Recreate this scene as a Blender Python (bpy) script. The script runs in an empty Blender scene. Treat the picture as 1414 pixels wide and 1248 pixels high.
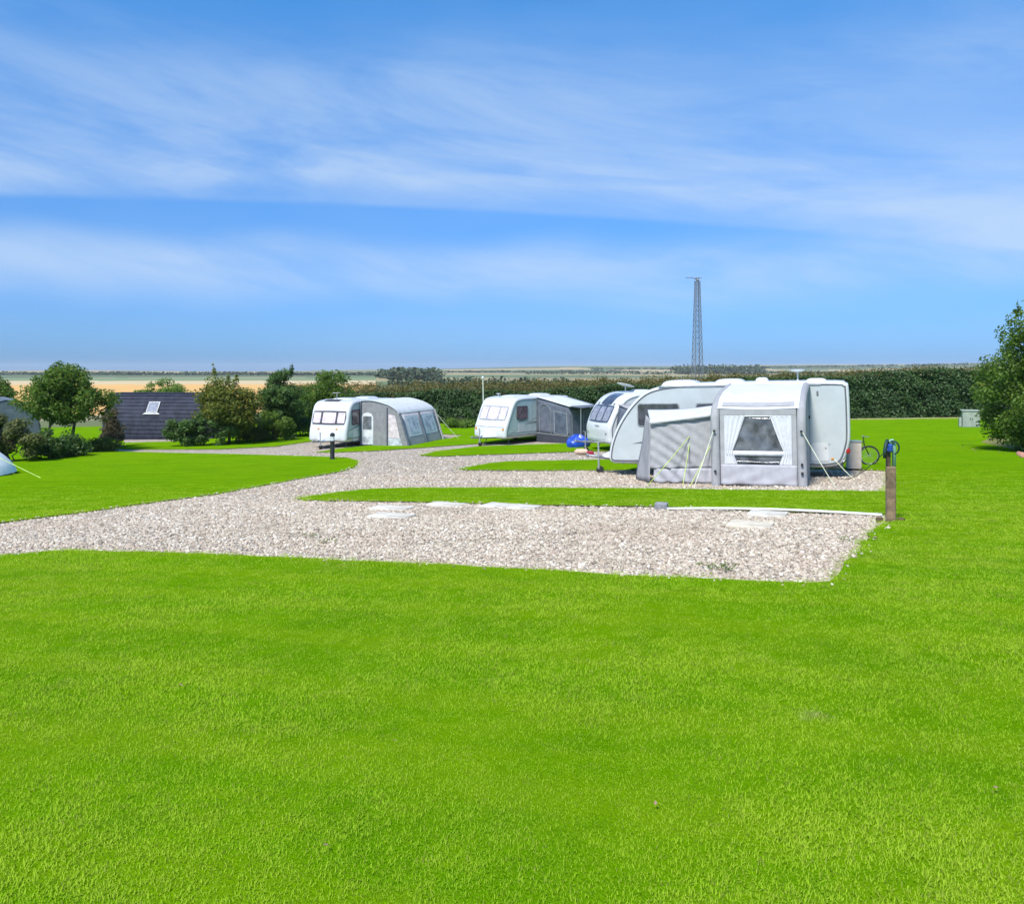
import bpy, math, random
import numpy as np
from mathutils import Vector, Matrix
from mathutils.geometry import delaunay_2d_cdt

rnd = random.Random(7)
R = np.random.default_rng(11)
scene = bpy.context.scene
COL = scene.collection

# ------------------------------------------------------------------ camera
EYE = 1.75
cd = bpy.data.cameras.new('camera')
cam = bpy.data.objects.new('camera', cd)
COL.objects.link(cam)
cam.location = (0, 0, EYE)
cam.rotation_euler = (math.radians(90), 0, 0)
cd.sensor_width = 36
cd.lens = 36 * 1100 / 1414
cd.shift_y = -116 / 1414
cd.clip_start = 0.05
cd.clip_end = 20000
scene.camera = cam

# ------------------------------------------------------------------ light, sky, exposure
SUN_EL, SUN_AZ = math.radians(52), math.atan2(-0.50, -0.86)      # azimuth from +Y towards +X
sun_dir = Vector((math.sin(SUN_AZ) * math.cos(SUN_EL), math.cos(SUN_AZ) * math.cos(SUN_EL), math.sin(SUN_EL)))
sd = bpy.data.lights.new('sun', 'SUN')
sd.energy = 2.3
sd.angle = math.radians(12)
sd.color = (1.0, 0.96, 0.9)
sun = bpy.data.objects.new('sun', sd)
COL.objects.link(sun)
sun.rotation_euler = sun_dir.to_track_quat('Z', 'Y').to_euler()
sun.location = (-30, -10, 40)

scene.view_settings.view_transform = 'Standard'
scene.view_settings.look = 'None'
scene.view_settings.gamma = 1
scene.view_settings.use_curve_mapping = False
scene.view_settings.exposure = 1.40
scene.cycles.max_bounces = 6
scene.cycles.diffuse_bounces = 3
scene.cycles.transparent_max_bounces = 8
scene.cycles.volume_bounces = 0
scene.cycles.use_denoising = True


class NT:
    """small helper for building node trees"""
    def __init__(self, tree):
        self.t = tree

    def n(self, typ, **kw):
        nd = self.t.nodes.new(typ)
        for k, v in kw.items():
            setattr(nd, k, v)
        return nd

    def put(self, sock, v):
        if isinstance(v, bpy.types.NodeSocket):
            self.t.links.new(v, sock)
        else:
            sock.default_value = v

    def m(self, op, a, b=0.0, c=0.0, clamp=False):
        nd = self.n('ShaderNodeMath', operation=op, use_clamp=clamp)
        for i, v in enumerate((a, b, c)):
            self.put(nd.inputs[i], v)
        return nd.outputs[0]

    def ss(self, v, a, b, c=0.0, d=1.0):
        nd = self.n('ShaderNodeMapRange', interpolation_type='SMOOTHSTEP')
        for i, q in enumerate((v, a, b, c, d)):
            self.put(nd.inputs[i], q)
        return nd.outputs[0]

    def mix(self, f, a, b, blend='MIX'):
        nd = self.n('ShaderNodeMix', data_type='RGBA', blend_type=blend)
        self.put(nd.inputs[0], f)
        self.put(nd.inputs[6], a if isinstance(a, bpy.types.NodeSocket) else (*a, 1))
        self.put(nd.inputs[7], b if isinstance(b, bpy.types.NodeSocket) else (*b, 1))
        return nd.outputs[2]

    def noise(self, vec, scale, detail=3.0, rough=0.55, dist=0.0):
        nd = self.n('ShaderNodeTexNoise')
        if vec is not None:
            self.put(nd.inputs['Vector'], vec)
        nd.inputs['Scale'].default_value = scale
        nd.inputs['Detail'].default_value = detail
        nd.inputs['Roughness'].default_value = rough
        nd.inputs['Distortion'].default_value = dist
        return nd.outputs[0]

    def xyz(self, x, y, z):
        nd = self.n('ShaderNodeCombineXYZ')
        for i, v in enumerate((x, y, z)):
            self.put(nd.inputs[i], v)
        return nd.outputs[0]


world = bpy.data.worlds.new('World')
scene.world = world
world.use_nodes = True
W = NT(world.node_tree)
W.t.nodes.clear()
sky = W.n('ShaderNodeTexSky', sky_type='NISHITA')
sky.sun_disc = False
sky.sun_elevation = SUN_EL
sky.sun_rotation = SUN_AZ
sky.air_density = 1.0
sky.dust_density = 0.6
sky.ozone_density = 4.0
tc = W.n('ShaderNodeTexCoord')
sep = W.n('ShaderNodeSeparateXYZ')
W.put(sep.inputs[0], tc.outputs['Generated'])
sx, sy, sz = sep.outputs
hor = W.m('SQRT', W.m('ADD', W.m('MULTIPLY', sx, sx), W.m('MULTIPLY', sy, sy)))
el = W.m('DIVIDE', sz, W.m('MAXIMUM', hor, 0.001))          # tan of the elevation
az = W.m('ARCTAN2', sx, sy)
# thin cirrus: streaks drawn out along the wind, three soft banks across the whole sky
wob = W.m('MULTIPLY', W.m('SUBTRACT', W.noise(W.xyz(W.m('MULTIPLY', az, 2.2), W.m('MULTIPLY', el, 3.0), 1.3), 1.0, 2.0), 0.5), 0.11)
e2 = W.m('ADD', el, wob)
st1 = W.noise(W.xyz(W.m('MULTIPLY', az, 1.5), W.m('MULTIPLY', W.m('ADD', el, W.m('MULTIPLY', az, 0.12)), 6.0), 0.0), 1.6, 8.0, 0.60, 0.7)
st2 = W.noise(W.xyz(W.m('MULTIPLY', az, 2.4), W.m('MULTIPLY', W.m('ADD', el, W.m('MULTIPLY', az, 0.20)), 13.0), 4.0), 2.2, 8.0, 0.62, 0.5)
strk = W.m('ADD', W.m('MULTIPLY', st1, 0.72), W.m('MULTIPLY', st2, 0.28))
low1 = W.m('SUBTRACT', 0.200, W.m('MULTIPLY', W.m('SUBTRACT', 1.0, W.m('COSINE', W.m('ADD', az, 0.2))), 0.27))
b1 = W.m('SUBTRACT', e2, low1)
band1 = W.m('MULTIPLY', W.ss(b1, -0.012, 0.03), W.ss(b1, 0.03, 0.20, 1.0, 0.0))
edge = W.m('MULTIPLY', W.ss(W.m('SUBTRACT', el, low1), -0.004, 0.006), W.ss(W.m('SUBTRACT', el, low1), 0.0, 0.10, 1.0, 0.0))
b2 = W.m('SUBTRACT', e2, 0.105)
band2 = W.m('MULTIPLY', W.ss(b2, -0.05, 0.0), W.ss(b2, 0.01, 0.055, 1.0, 0.0))
b3 = W.m('SUBTRACT', e2, 0.34)
band3 = W.m('MULTIPLY', W.ss(b3, -0.10, 0.0), W.ss(b3, 0.0, 0.12, 1.0, 0.0))
den = W.m('ADD', W.m('ADD', W.m('MULTIPLY', band1, 0.85), W.m('MULTIPLY', edge, 0.45)), W.m('ADD', W.m('MULTIPLY', band2, 0.95), W.m('MULTIPLY', band3, 0.45)))
cl = W.m('MULTIPLY', den, W.ss(strk, 0.28, 0.68, 0.15, 1.0))
veil = W.ss(W.noise(W.xyz(W.m('MULTIPLY', az, 1.1), W.m('MULTIPLY', el, 2.4), 9.0), 1.4, 4.0), 0.35, 0.75, 0.0, 0.14)
cl = W.m('MINIMUM', W.m('ADD', W.m('MULTIPLY', cl, 0.68), veil), 0.75)
tint = W.n('ShaderNodeValToRGB')
W.put(tint.inputs[0], W.m('MULTIPLY', el, 2.0, clamp=True))
for i, (p, c) in enumerate(((0.0, (.20, .425, .93)), (.10, (.235, .44, .83)), (.30, (.29, .52, .815)), (.88, (.31, .79, 1.10)))):
    e = tint.color_ramp.elements[i] if i < 2 else tint.color_ramp.elements.new(p)
    e.position = p
    e.color = (*c, 1)
skyb = W.mix(1.0, sky.outputs[0], tint.outputs[0], 'MULTIPLY')     # the deep blue of a clear, dry air
skyc = W.mix(cl, skyb, (3.0, 3.8, 4.85))
bg = W.n('ShaderNodeBackground')
W.put(bg.inputs[0], skyc)
bg.inputs[1].default_value = 0.0745
wo = W.n('ShaderNodeOutputWorld')
W.put(wo.inputs[0], bg.outputs[0])

# ------------------------------------------------------------------ lie of the land
KX = np.array([-30, 0, 5, 11, 16, 21, 30, 45, 60, 75], float)
KY = np.array([-1.2, 0, .2, .55, .98, 1.42, 1.92, 2.35, 2.42, 2.5], float)


def _slopes(x, y):
    h = np.diff(x)
    d = np.diff(y) / h
    m = np.zeros(len(x))
    for i in range(1, len(x) - 1):
        if d[i - 1] * d[i] > 0:
            w1, w2 = 2 * h[i] + h[i - 1], h[i] + 2 * h[i - 1]
            m[i] = (w1 + w2) / (w1 / d[i - 1] + w2 / d[i])
    m[0], m[-1] = d[0], d[-1]
    return m


KM = _slopes(KX, KY)


def fall(d):
    d = np.clip(np.asarray(d, float), KX[0], KX[-1])
    i = np.clip(np.searchsorted(KX, d) - 1, 0, len(KX) - 2)
    h = KX[i + 1] - KX[i]
    t = (d - KX[i]) / h
    return KY[i] * (1 + 2 * t) * (1 - t) ** 2 + h * KM[i] * t * (1 - t) ** 2 + KY[i + 1] * t * t * (3 - 2 * t) + h * KM[i + 1] * t * t * (t - 1)


def zs(x, y):
    """height of the campsite turf"""
    x = np.clip(np.asarray(x, float), -75, 75)
    return -fall(y) + .02 * x


def G(px, py):
    """ground point seen at a pixel of the 1414 px wide photograph"""
    u, v = (px - 707) / 1100, (py - 508) / 1100
    ds = np.linspace(1, 90, 30000)
    g = EYE - v * ds - zs(u * ds, ds)
    i = int(np.argmax(g <= 0))
    return (float(u * ds[i]), float(ds[i]))


# ------------------------------------------------------------------ mesh helpers
class MB:
    def __init__(self):
        self.v, self.f = [], []

    def add(self, vs, fs):
        o = len(self.v)
        self.v += [tuple(p) for p in vs]
        self.f += [tuple(i + o for i in f) for f in fs]
        return self

    def box(self, c, s, rot=None, bev=0.0):
        hx, hy, hz = s[0] / 2, s[1] / 2, s[2] / 2
        if bev > 0:
            b = min(bev, hx * .9, hy * .9, hz * .9)
            pts = []
            for sx_ in (-1, 1):
                for sy_ in (-1, 1):
                    for sz_ in (-1, 1):
                        pts += [(sx_ * hx, sy_ * (hy - b), sz_ * (hz - b)), (sx_ * (hx - b), sy_ * hy, sz_ * (hz - b)), (sx_ * (hx - b), sy_ * (hy - b), sz_ * hz)]
            import bmesh
            bm = bmesh.new()
            for p in pts:
                bm.verts.new(p)
            bmesh.ops.convex_hull(bm, input=bm.verts)
            bm.verts.index_update()
            vs = [v.co.copy() for v in bm.verts]
            fs = [[v.index for v in f.verts] for f in bm.faces]
            bm.free()
        else:
            vs = [Vector((a * hx, b * hy, d * hz)) for a in (-1, 1) for b in (-1, 1) for d in (-1, 1)]
            fs = [(0, 1, 3, 2), (4, 6, 7, 5), (0, 4, 5, 1), (2, 3, 7, 6), (0, 2, 6, 4), (1, 5, 7, 3)]
        M = rot or Matrix.Identity(3)
        C = Vector(c)
        return self.add([M @ Vector(p) + C for p in vs], fs)

    def tube(self, pts, r, n=8, caps=True):
        pts = [Vector(p) for p in pts]
        rs = r if isinstance(r, (list, tuple)) else [r] * len(pts)
        vs, fs = [], []
        up = Vector((0, 0, 1))
        prev = None
        for i, p in enumerate(pts):
            d = (pts[min(i + 1, len(pts) - 1)] - pts[max(i - 1, 0)])
            d = d.normalized() if d.length > 1e-9 else up
            if prev is None:
                a = d.orthogonal().normalized()
            else:
                a = prev - d * prev.dot(d)
                a = a.normalized() if a.length > 1e-6 else d.orthogonal().normalized()
            prev = a
            b = d.cross(a)
            for k in range(n):
                t = 2 * math.pi * k / n
                vs.append(p + (a * math.cos(t) + b * math.sin(t)) * rs[i])
        for i in range(len(pts) - 1):
            for k in range(n):
                k2 = (k + 1) % n
                fs.append((i * n + k, i * n + k2, (i + 1) * n + k2, (i + 1) * n + k))
        if caps:
            fs.append(tuple(range(n))[::-1])
            fs.append(tuple((len(pts) - 1) * n + k for k in range(n)))
        return self.add(vs, fs)

    def lathe(self, prof, n=16, c=(0, 0, 0), axis='Z'):
        """prof: list of (radius, height)"""
        vs, fs = [], []
        for r, h in prof:
            for k in range(n):
                t = 2 * math.pi * k / n
                x, y = r * math.cos(t), r * math.sin(t)
                p = (x, y, h) if axis == 'Z' else ((x, h, y) if axis == 'Y' else (h, x, y))
                vs.append(Vector(p) + Vector(c))
        for i in range(len(prof) - 1):
            for k in range(n):
                k2 = (k + 1) % n
                fs.append((i * n + k, i * n + k2, (i + 1) * n + k2, (i + 1) * n + k))
        fs.append(tuple(range(n))[::-1])
        fs.append(tuple((len(prof) - 1) * n + k for k in range(n)))
        return self.add(vs, fs)

    def prism(self, poly, o, ux, uy, t):
        """poly in the (ux, uy) plane through o, thickness t along ux x uy"""
        o, ux, uy = Vector(o), Vector(ux), Vector(uy)
        nn = ux.cross(uy).normalized()
        n = len(poly)
        a = [o + ux * p[0] + uy * p[1] for p in poly]
        b = [p + nn * t for p in a]
        fs = [tuple(range(n))[::-1], tuple(range(n, 2 * n))] + [(i, (i + 1) % n, n + (i + 1) % n, n + i) for i in range(n)]
        return self.add(a + b, fs)

    def grid(self, fn, nu, nv, t, tdir=None):
        """closed thin sheet: fn(u, v) -> Vector on the outside, thickness t"""
        P = [[Vector(fn(i / nu, j / nv)) for i in range(nu + 1)] for j in range(nv + 1)]
        vs, fs = [], []
        for j in range(nv + 1):
            for i in range(nu + 1):
                vs.append(P[j][i])
        m = len(vs)
        for j in range(nv + 1):
            for i in range(nu + 1):
                if tdir is not None:
                    nn = Vector(tdir)
                else:
                    du = P[j][min(i + 1, nu)] - P[j][max(i - 1, 0)]
                    dv = P[min(j + 1, nv)][i] - P[max(j - 1, 0)][i]
                    nn = du.cross(dv)
                    nn = nn.normalized() if nn.length > 1e-9 else Vector((0, 0, 1))
                vs.append(P[j][i] - nn * t)
        w = nu + 1
        for j in range(nv):
            for i in range(nu):
                a, b, c, d = j * w + i, j * w + i + 1, (j + 1) * w + i + 1, (j + 1) * w + i
                fs += [(a, b, c, d), (m + d, m + c, m + b, m + a)]
        for i in range(nu):
            fs.append((i + 1, i, m + i, m + i + 1))
            k = nv * w
            fs.append((k + i, k + i + 1, m + k + i + 1, m + k + i))
        for j in range(nv):
            fs.append((j * w, (j + 1) * w, m + (j + 1) * w, m + j * w))
            k = nu
            fs.append(((j + 1) * w + k, j * w + k, m + j * w + k, m + (j + 1) * w + k))
        return self.add(vs, fs)

    def build(self, name, material, parent=None, smooth=False, loc=None):
        me = bpy.data.meshes.new(name)
        me.from_pydata(self.v, [], self.f)
        me.materials.append(material)
        if smooth is True:
            me.polygons.foreach_set('use_smooth', [True] * len(me.polygons))
        elif smooth:
            me.polygons.foreach_set('use_smooth', [True] * len(me.polygons))
            try:
                me.set_sharp_from_angle(angle=math.radians(smooth))
            except Exception:
                pass
        me.update()
        o = bpy.data.objects.new(name, me)
        COL.objects.link(o)
        if parent:
            o.parent = parent
        if loc:
            o.location = loc
        return o


def np_obj(name, verts, faces, material, parent=None, tint=None, smooth=False):
    verts = np.asarray(verts, np.float32)
    faces = np.asarray(faces, np.int32)
    me = bpy.data.meshes.new(name)
    me.vertices.add(len(verts))
    me.vertices.foreach_set('co', verts.ravel())
    k = faces.shape[1]
    me.loops.add(faces.size)
    me.loops.foreach_set('vertex_index', faces.ravel())
    me.polygons.add(len(faces))
    me.polygons.foreach_set('loop_start', np.arange(0, faces.size, k, dtype=np.int32))
    me.polygons.foreach_set('loop_total', np.full(len(faces), k, np.int32))
    if smooth:
        me.polygons.foreach_set('use_smooth', np.ones(len(faces), bool))
    me.update(calc_edges=True)
    if tint is not None:
        tint = np.asarray(tint, np.float32)
        if tint.ndim == 1:
            a = me.attributes.new('tint', 'FLOAT', 'FACE' if len(tint) == len(faces) else 'POINT')
            a.data.foreach_set('value', tint)
        else:
            a = me.attributes.new('tint', 'FLOAT_COLOR', 'FACE' if len(tint) == len(faces) else 'POINT')
            a.data.foreach_set('color', np.c_[tint, np.ones(len(tint))].astype(np.float32).ravel())
    me.materials.append(material)
    o = bpy.data.objects.new(name, me)
    COL.objects.link(o)
    if parent:
        o.parent = parent
    return o


def tag(o, label=None, cat=None, group=None, kind=None):
    if label:
        o['label'] = label
    if cat:
        o['category'] = cat
    if group:
        o['group'] = group
    if kind:
        o['kind'] = kind
    return o


def thing(name, label, cat, loc, rz=0.0, group=None):
    o = bpy.data.objects.new(name, None)
    o.empty_display_size = 0.2
    COL.objects.link(o)
    o.location = loc
    o.rotation_euler = (0, 0, rz)
    return tag(o, label, cat, group)


def on_ground(x, y, dz=0.0):
    return (x, y, float(zs(x, y)) + dz)


def rrect(w, h, r, n=4):
    pts = []
    for cx, cy, a0 in ((w / 2 - r, h / 2 - r, 0), (-w / 2 + r, h / 2 - r, 90), (-w / 2 + r, -h / 2 + r, 180), (w / 2 - r, -h / 2 + r, 270)):
        for i in range(n + 1):
            a = math.radians(a0 + 90 * i / n)
            pts.append((cx + r * math.cos(a), cy + r * math.sin(a)))
    return pts


# ------------------------------------------------------------------ materials
def mat(name, col, rough=0.6, vary=0.12, nscale=6.0, bump=0.0, bscale=60.0, metal=0.0, coat=0.0, trans=0.0, coord='Object', spec=0.5, col2=None):
    m = bpy.data.materials.new(name)
    m.use_nodes = True
    N = NT(m.node_tree)
    bs = m.node_tree.nodes['Principled BSDF']
    tcn = N.n('ShaderNodeTexCoord')
    v = tcn.outputs[coord]
    nz = N.noise(v, nscale, 5.0, 0.6)
    c2 = col2 or tuple(max(0, c * (1 - vary * 2.2)) for c in col)
    c1 = tuple(min(1, c * (1 + vary)) for c in col)
    N.put(bs.inputs['Base Color'], N.mix(N.ss(nz, 0.3, 0.7), c1, c2))
    bs.inputs['Roughness'].default_value = rough
    bs.inputs['Metallic'].default_value = metal
    bs.inputs['Specular IOR Level'].default_value = spec
    bs.inputs['Coat Weight'].default_value = coat
    bs.inputs['Coat Roughness'].default_value = 0.08
    if bump:
        b = N.n('ShaderNodeBump')
        b.inputs['Strength'].default_value = bump
        b.inputs['Distance'].default_value = 0.02
        N.put(b.inputs['Height'], N.noise(v, bscale, 4.0))
        N.put(bs.inputs['Normal'], b.outputs[0])
    if trans:
        out = m.node_tree.nodes['Material Output']
        tr = N.n('ShaderNodeBsdfTranslucent')
        tr.inputs[0].default_value = (*col, 1)
        mx = N.n('ShaderNodeMixShader')
        mx.inputs[0].default_value = trans
        N.put(mx.inputs[1], bs.outputs[0])
        N.put(mx.inputs[2], tr.outputs[0])
        N.put(out.inputs[0], mx.outputs[0])
    return m


def leaf_mat(name, dark, light, tip=None, trans=0.35, rough=0.55):
    """leaf colour runs from dark to light (and on to tip) with each leaf's own tint"""
    m = bpy.data.materials.new(name)
    m.use_nodes = True
    N = NT(m.node_tree)
    bs = m.node_tree.nodes['Principled BSDF']
    at = N.n('ShaderNodeAttribute', attribute_name='tint')
    c = N.mix(N.ss(at.outputs['Fac'], 0.0, 0.75), dark, light)
    if tip:
        c = N.mix(N.ss(at.outputs['Fac'], 0.78, 1.0), c, tip)
    N.put(bs.inputs['Base Color'], c)
    bs.inputs['Roughness'].default_value = rough
    bs.inputs['Specular IOR Level'].default_value = 0.35
    tr = N.n('ShaderNodeBsdfTranslucent')
    N.put(tr.inputs[0], N.mix(0.5, c, light))
    mx = N.n('ShaderNodeMixShader')
    mx.inputs[0].default_value = trans
    N.put(mx.inputs[1], bs.outputs[0])
    N.put(mx.inputs[2], tr.outputs[0])
    N.put(m.node_tree.nodes['Material Output'].inputs[0], mx.outputs[0])
    return m


M = {}
M['gelcoat'] = mat('white_gelcoat', (.58, .59, .585), .32, .03, 3, coat=.3)
M['mint'] = mat('pale_green_white_panel', (.53, .59, .575), .35, .03, 2, bump=.05, bscale=25)
M['pale'] = mat('pale_blue_white_panel', (.47, .505, .505), .35, .03, 2, bump=.04, bscale=20)
M['seal'] = mat('grey_rubber_seal', (.13, .14, .15), .6)
M['black'] = mat('black_plastic', (.015, .015, .016), .5)
M['chassis'] = mat('galvanised_steel', (.28, .29, .30), .5, .2, 12, metal=.6)
M['tyre'] = mat('tyre_rubber', (.018, .018, .018), .85)
M['rim'] = mat('alloy_rim', (.5, .5, .5), .35, metal=.7)
M['pane_dark'] = mat('tinted_acrylic', (.07, .075, .09), .08, .25, 3, coat=.6)
M['pane_pink'] = mat('acrylic_over_pink_blind', (.66, .55, .57), .12, .12, 5, coat=.5)
M['pane_rose'] = mat('acrylic_over_rose_curtain', (.20, .12, .14), .12, .3, 9, coat=.5)
M['pane_grey'] = mat('acrylic_over_grey_blind', (.27, .27, .31), .12, .15, 5, coat=.5)
M['frame'] = mat('window_frame_grey', (.055, .05, .055), .4)
M['silver'] = mat('silver_trim', (.36, .37, .38), .35, metal=.3)
M['decal'] = mat('graphite_decal', (.16, .18, .19), .4)
M['red_lens'] = mat('red_lamp_lens', (.35, .012, .015), .15, .1, coat=.6)
M['amber'] = mat('amber_lens', (.6, .25, .02), .2)
M['roof_white'] = mat('white_awning_fabric', (.56, .57, .575), .75, .05, 4, bump=.15, bscale=8)
M['fab_light'] = mat('light_grey_awning_fabric', (.33, .325, .33), .8, .06, 5, bump=.12, bscale=40)
M['fab_lilac'] = mat('lilac_grey_awning_fabric', (.39, .38, .405), .8, .06, 5, bump=.12, bscale=40)
M['fab_mid'] = mat('mid_grey_awning_fabric', (.23, .225, .235), .8, .08, 5, bump=.12, bscale=40)
M['fab_dark'] = mat('dark_blue_grey_fabric', (.105, .12, .155), .8, .1, 4, bump=.12, bscale=30)
M['fab_navy'] = mat('navy_skirt_fabric', (.035, .04, .055), .8, .1, 4)
M['curtain'] = mat('white_curtain', (.70, .70, .72), .85, .04, 8, trans=.2)
M['pvc'] = mat('clear_pvc_window', (.24, .25, .27), .12, .3, 3, coat=.5)
N = NT(M['pvc'].node_tree)
trp = N.n('ShaderNodeBsdfTransparent')
trp.inputs[0].default_value = (.86, .88, .90, 1)
mxs = N.n('ShaderNodeMixShader')
mxs.inputs[0].default_value = .55
N.put(mxs.inputs[1], M['pvc'].node_tree.nodes['Principled BSDF'].outputs[0])
N.put(mxs.inputs[2], trp.outputs[0])
N.put(M['pvc'].node_tree.nodes['Material Output'].inputs[0], mxs.outputs[0])
M['pvc_dark'] = mat('dark_mesh_window', (.085, .105, .14), .55, .2, 4)
M['pvc_pale'] = mat('pale_pvc_window', (.52, .54, .58), .5, .2, 3)
M['blind'] = mat('rolled_white_blind', (.62, .62, .64), .8, .05)
M['guy'] = mat('lime_guy_rope', (.48, .62, .14), .7)
M['guy_white'] = mat('pale_guy_rope', (.66, .68, .50), .7)
M['peg'] = mat('steel_peg', (.4, .4, .4), .4, metal=.8)
M['wood'] = mat('weathered_post_timber', (.215, .145, .082), .8, .25, 9, bump=.4, bscale=30)
M['wood_dark'] = mat('dark_stained_timber', (.10, .065, .035), .8, .25, 9, bump=.4, bscale=30)
M['tap_blue'] = mat('blue_socket_plastic', (.02, .07, .33), .4)
M['pipe_green'] = mat('pale_green_pipe', (.26, .46, .34), .5)
M['hose'] = mat('green_hose', (.012, .045, .03), .6)
M['slab'] = mat('pale_paving_slab', (.62, .58, .50), .9, .10, 5, bump=.3, bscale=50, col2=(.44, .40, .33), spec=.05)
M['slab_buff'] = mat('buff_paving_slab', (.62, .55, .43), .9, .10, 5, bump=.3, bscale=50, spec=.05)
M['pipe_white'] = mat('white_plastic_pipe', (.74, .75, .66), .5, .06)
M['concrete'] = mat('grey_concrete', (.25, .25, .27), .85, .15, 10, bump=.3, bscale=60)
M['cladding'] = mat('charcoal_cladding', (.034, .037, .056), .75, .18, 2.5, bump=.1, bscale=20, spec=.2)
M['cladding_pale'] = mat('slate_grey_roof', (.13, .15, .18), .6, .12, 3)
M['cabinet'] = mat('grey_green_steel', (.30, .33, .28), .5, .08, 4)
M['lattice'] = mat('hazed_lattice_steel', (.19, .21, .235), .55, .15, 3, metal=.3)  # steel grey lightened, distance haze put into the colour
M['taupe'] = mat('taupe_board', (.55, .46, .38), .7, .06)
M['tarp'] = mat('blue_tarpaulin', (.015, .075, .50), .35, .2, 6, bump=.3, bscale=14)
M['tan_cloth'] = mat('tan_cloth', (.55, .40, .28), .8, .1)
M['red_paint'] = mat('dark_red_plastic', (.30, .01, .025), .4)
M['tent'] = mat('white_tent_fabric', (.84, .84, .82), .7, .04)
M['tent_grey'] = mat('grey_tent_skirt', (.16, .17, .18), .8)
M['bark'] = mat('bark', (.075, .06, .042), .9, .3, 14, bump=.5, bscale=30)
M['twig'] = mat('dark_hedge_core', (.012, .018, .008), .95, .3, 5, bump=.8, bscale=9)  # dark colour of the opaque core added behind the hedge leaves
M['brick_dust'] = mat('broken_brick', (.42, .20, .15), .9, .25, 6, bump=.3)
M['lamp_glass'] = mat('bollard_lens', (.80, .82, .83), .2, coat=.4)
M['soil'] = mat('soil_edge', (.06, .05, .025), .95, .3, 5, bump=.6, bscale=30)
M['dry'] = mat('dry_stem', (.30, .26, .12), .9, .2, 3)

L_green = leaf_mat('leaf_mid_green', (0.042, 0.092, 0.014), (0.130, 0.218, 0.026), (0.319, 0.283, 0.041), trans=.5)
L_olive = leaf_mat('leaf_olive', (0.059, 0.092, 0.015), (0.189, 0.218, 0.031), (0.354, 0.248, 0.041), trans=.5)
L_dark = leaf_mat('leaf_dark_green', (0.028, 0.066, 0.019), (0.088, 0.165, 0.033), (0.142, 0.212, 0.041), trans=.40)
L_bright = leaf_mat('leaf_bright_green', (0.047, 0.100, 0.018), (0.165, 0.266, 0.038), (0.283, 0.319, 0.065), trans=.5)
L_brown = leaf_mat('leaf_bronze', (.072, .082, .028), (.150, .170, .046), (.25, .16, .09), trans=.45)
L_rust = leaf_mat('leaf_rusty', (.095, .078, .045), (.200, .160, .085), (.26, .13, .09), trans=.42)
L_hedge = leaf_mat('leaf_hedge', (0.017, 0.043, 0.014), (0.060, 0.115, 0.032), (0.094, 0.156, 0.039), trans=.3)
L_top = leaf_mat('leaf_new_growth', (.075, .085, .018), (.165, .150, .038), (.24, .17, .06))
L_far = leaf_mat('far_foliage', (.025, .045, .020), (.055, .080, .030), trans=.1)


# ------------------------------------------------------------------ ground: lawn and gravel
def lawn_colour(N, g):
    """patches, mowing streaks and thin spots of the turf"""
    mp = N.n('ShaderNodeMapping')
    mp.inputs['Rotation'].default_value = (0, 0, math.radians(-14))
    mp.inputs['Scale'].default_value = (.30, 1.7, 1)
    N.put(mp.inputs[0], g)
    c = N.mix(N.ss(N.noise(g, .22, 4, .6), .34, .66), LAWN_A, LAWN_B)
    c = N.mix(N.ss(N.noise(mp.outputs[0], .8, 5, .62, .5), .44, .64, 0, .85), c, LAWN_C)
    c = N.mix(N.ss(N.noise(g, .62, 6, .66, .3), .46, .64, 0, .70), c, LAWN_D)
    c = N.mix(N.ss(N.noise(g, 2.6, 5, .65), .46, .68, 0, .60), c, LAWN_D)
    c = N.mix(N.ss(N.noise(g, 4.4, 4, .65), .54, .70, 0, .55), c, LAWN_E)
    c = N.mix(N.ss(N.noise(g, .36, 5, .6, .8), .56, .72, 0, .50), c, (.175, .262, .012))
    c = N.mix(N.ss(N.noise(g, 1.1, 6, .72, .5), .66, .76, 0, .40), c, (.25, .25, .03))
    wv = N.n('ShaderNodeTexWave', wave_type='BANDS', bands_direction='Y', wave_profile='SIN')
    mp3 = N.n('ShaderNodeMapping')
    mp3.inputs['Rotation'].default_value = (0, 0, math.radians(17))
    N.put(mp3.inputs[0], g)
    N.put(wv.inputs['Vector'], mp3.outputs[0])
    wv.inputs['Scale'].default_value = .33
    wv.inputs['Distortion'].default_value = 1.6
    wv.inputs['Detail'].default_value = 3
    wv.inputs['Detail Scale'].default_value = 1.5
    c = N.mix(N.ss(wv.outputs['Fac'], .50, .95, 0, .50), c, LAWN_C)
    vd = N.n('ShaderNodeVectorMath', operation='DISTANCE')
    N.put(vd.inputs[0], g)
    vd.inputs[1].default_value = (*DRY, float(zs(*DRY)))
    k = N.m('ADD', vd.outputs['Value'], N.m('MULTIPLY', N.noise(g, 7, 4, .7), .35))
    c = N.mix(N.ss(k, .17, .30, .65, 0), c, (.30, .24, .075))          # one worn, dried-out spot
    return c


DRY = G(1126, 997)


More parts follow.
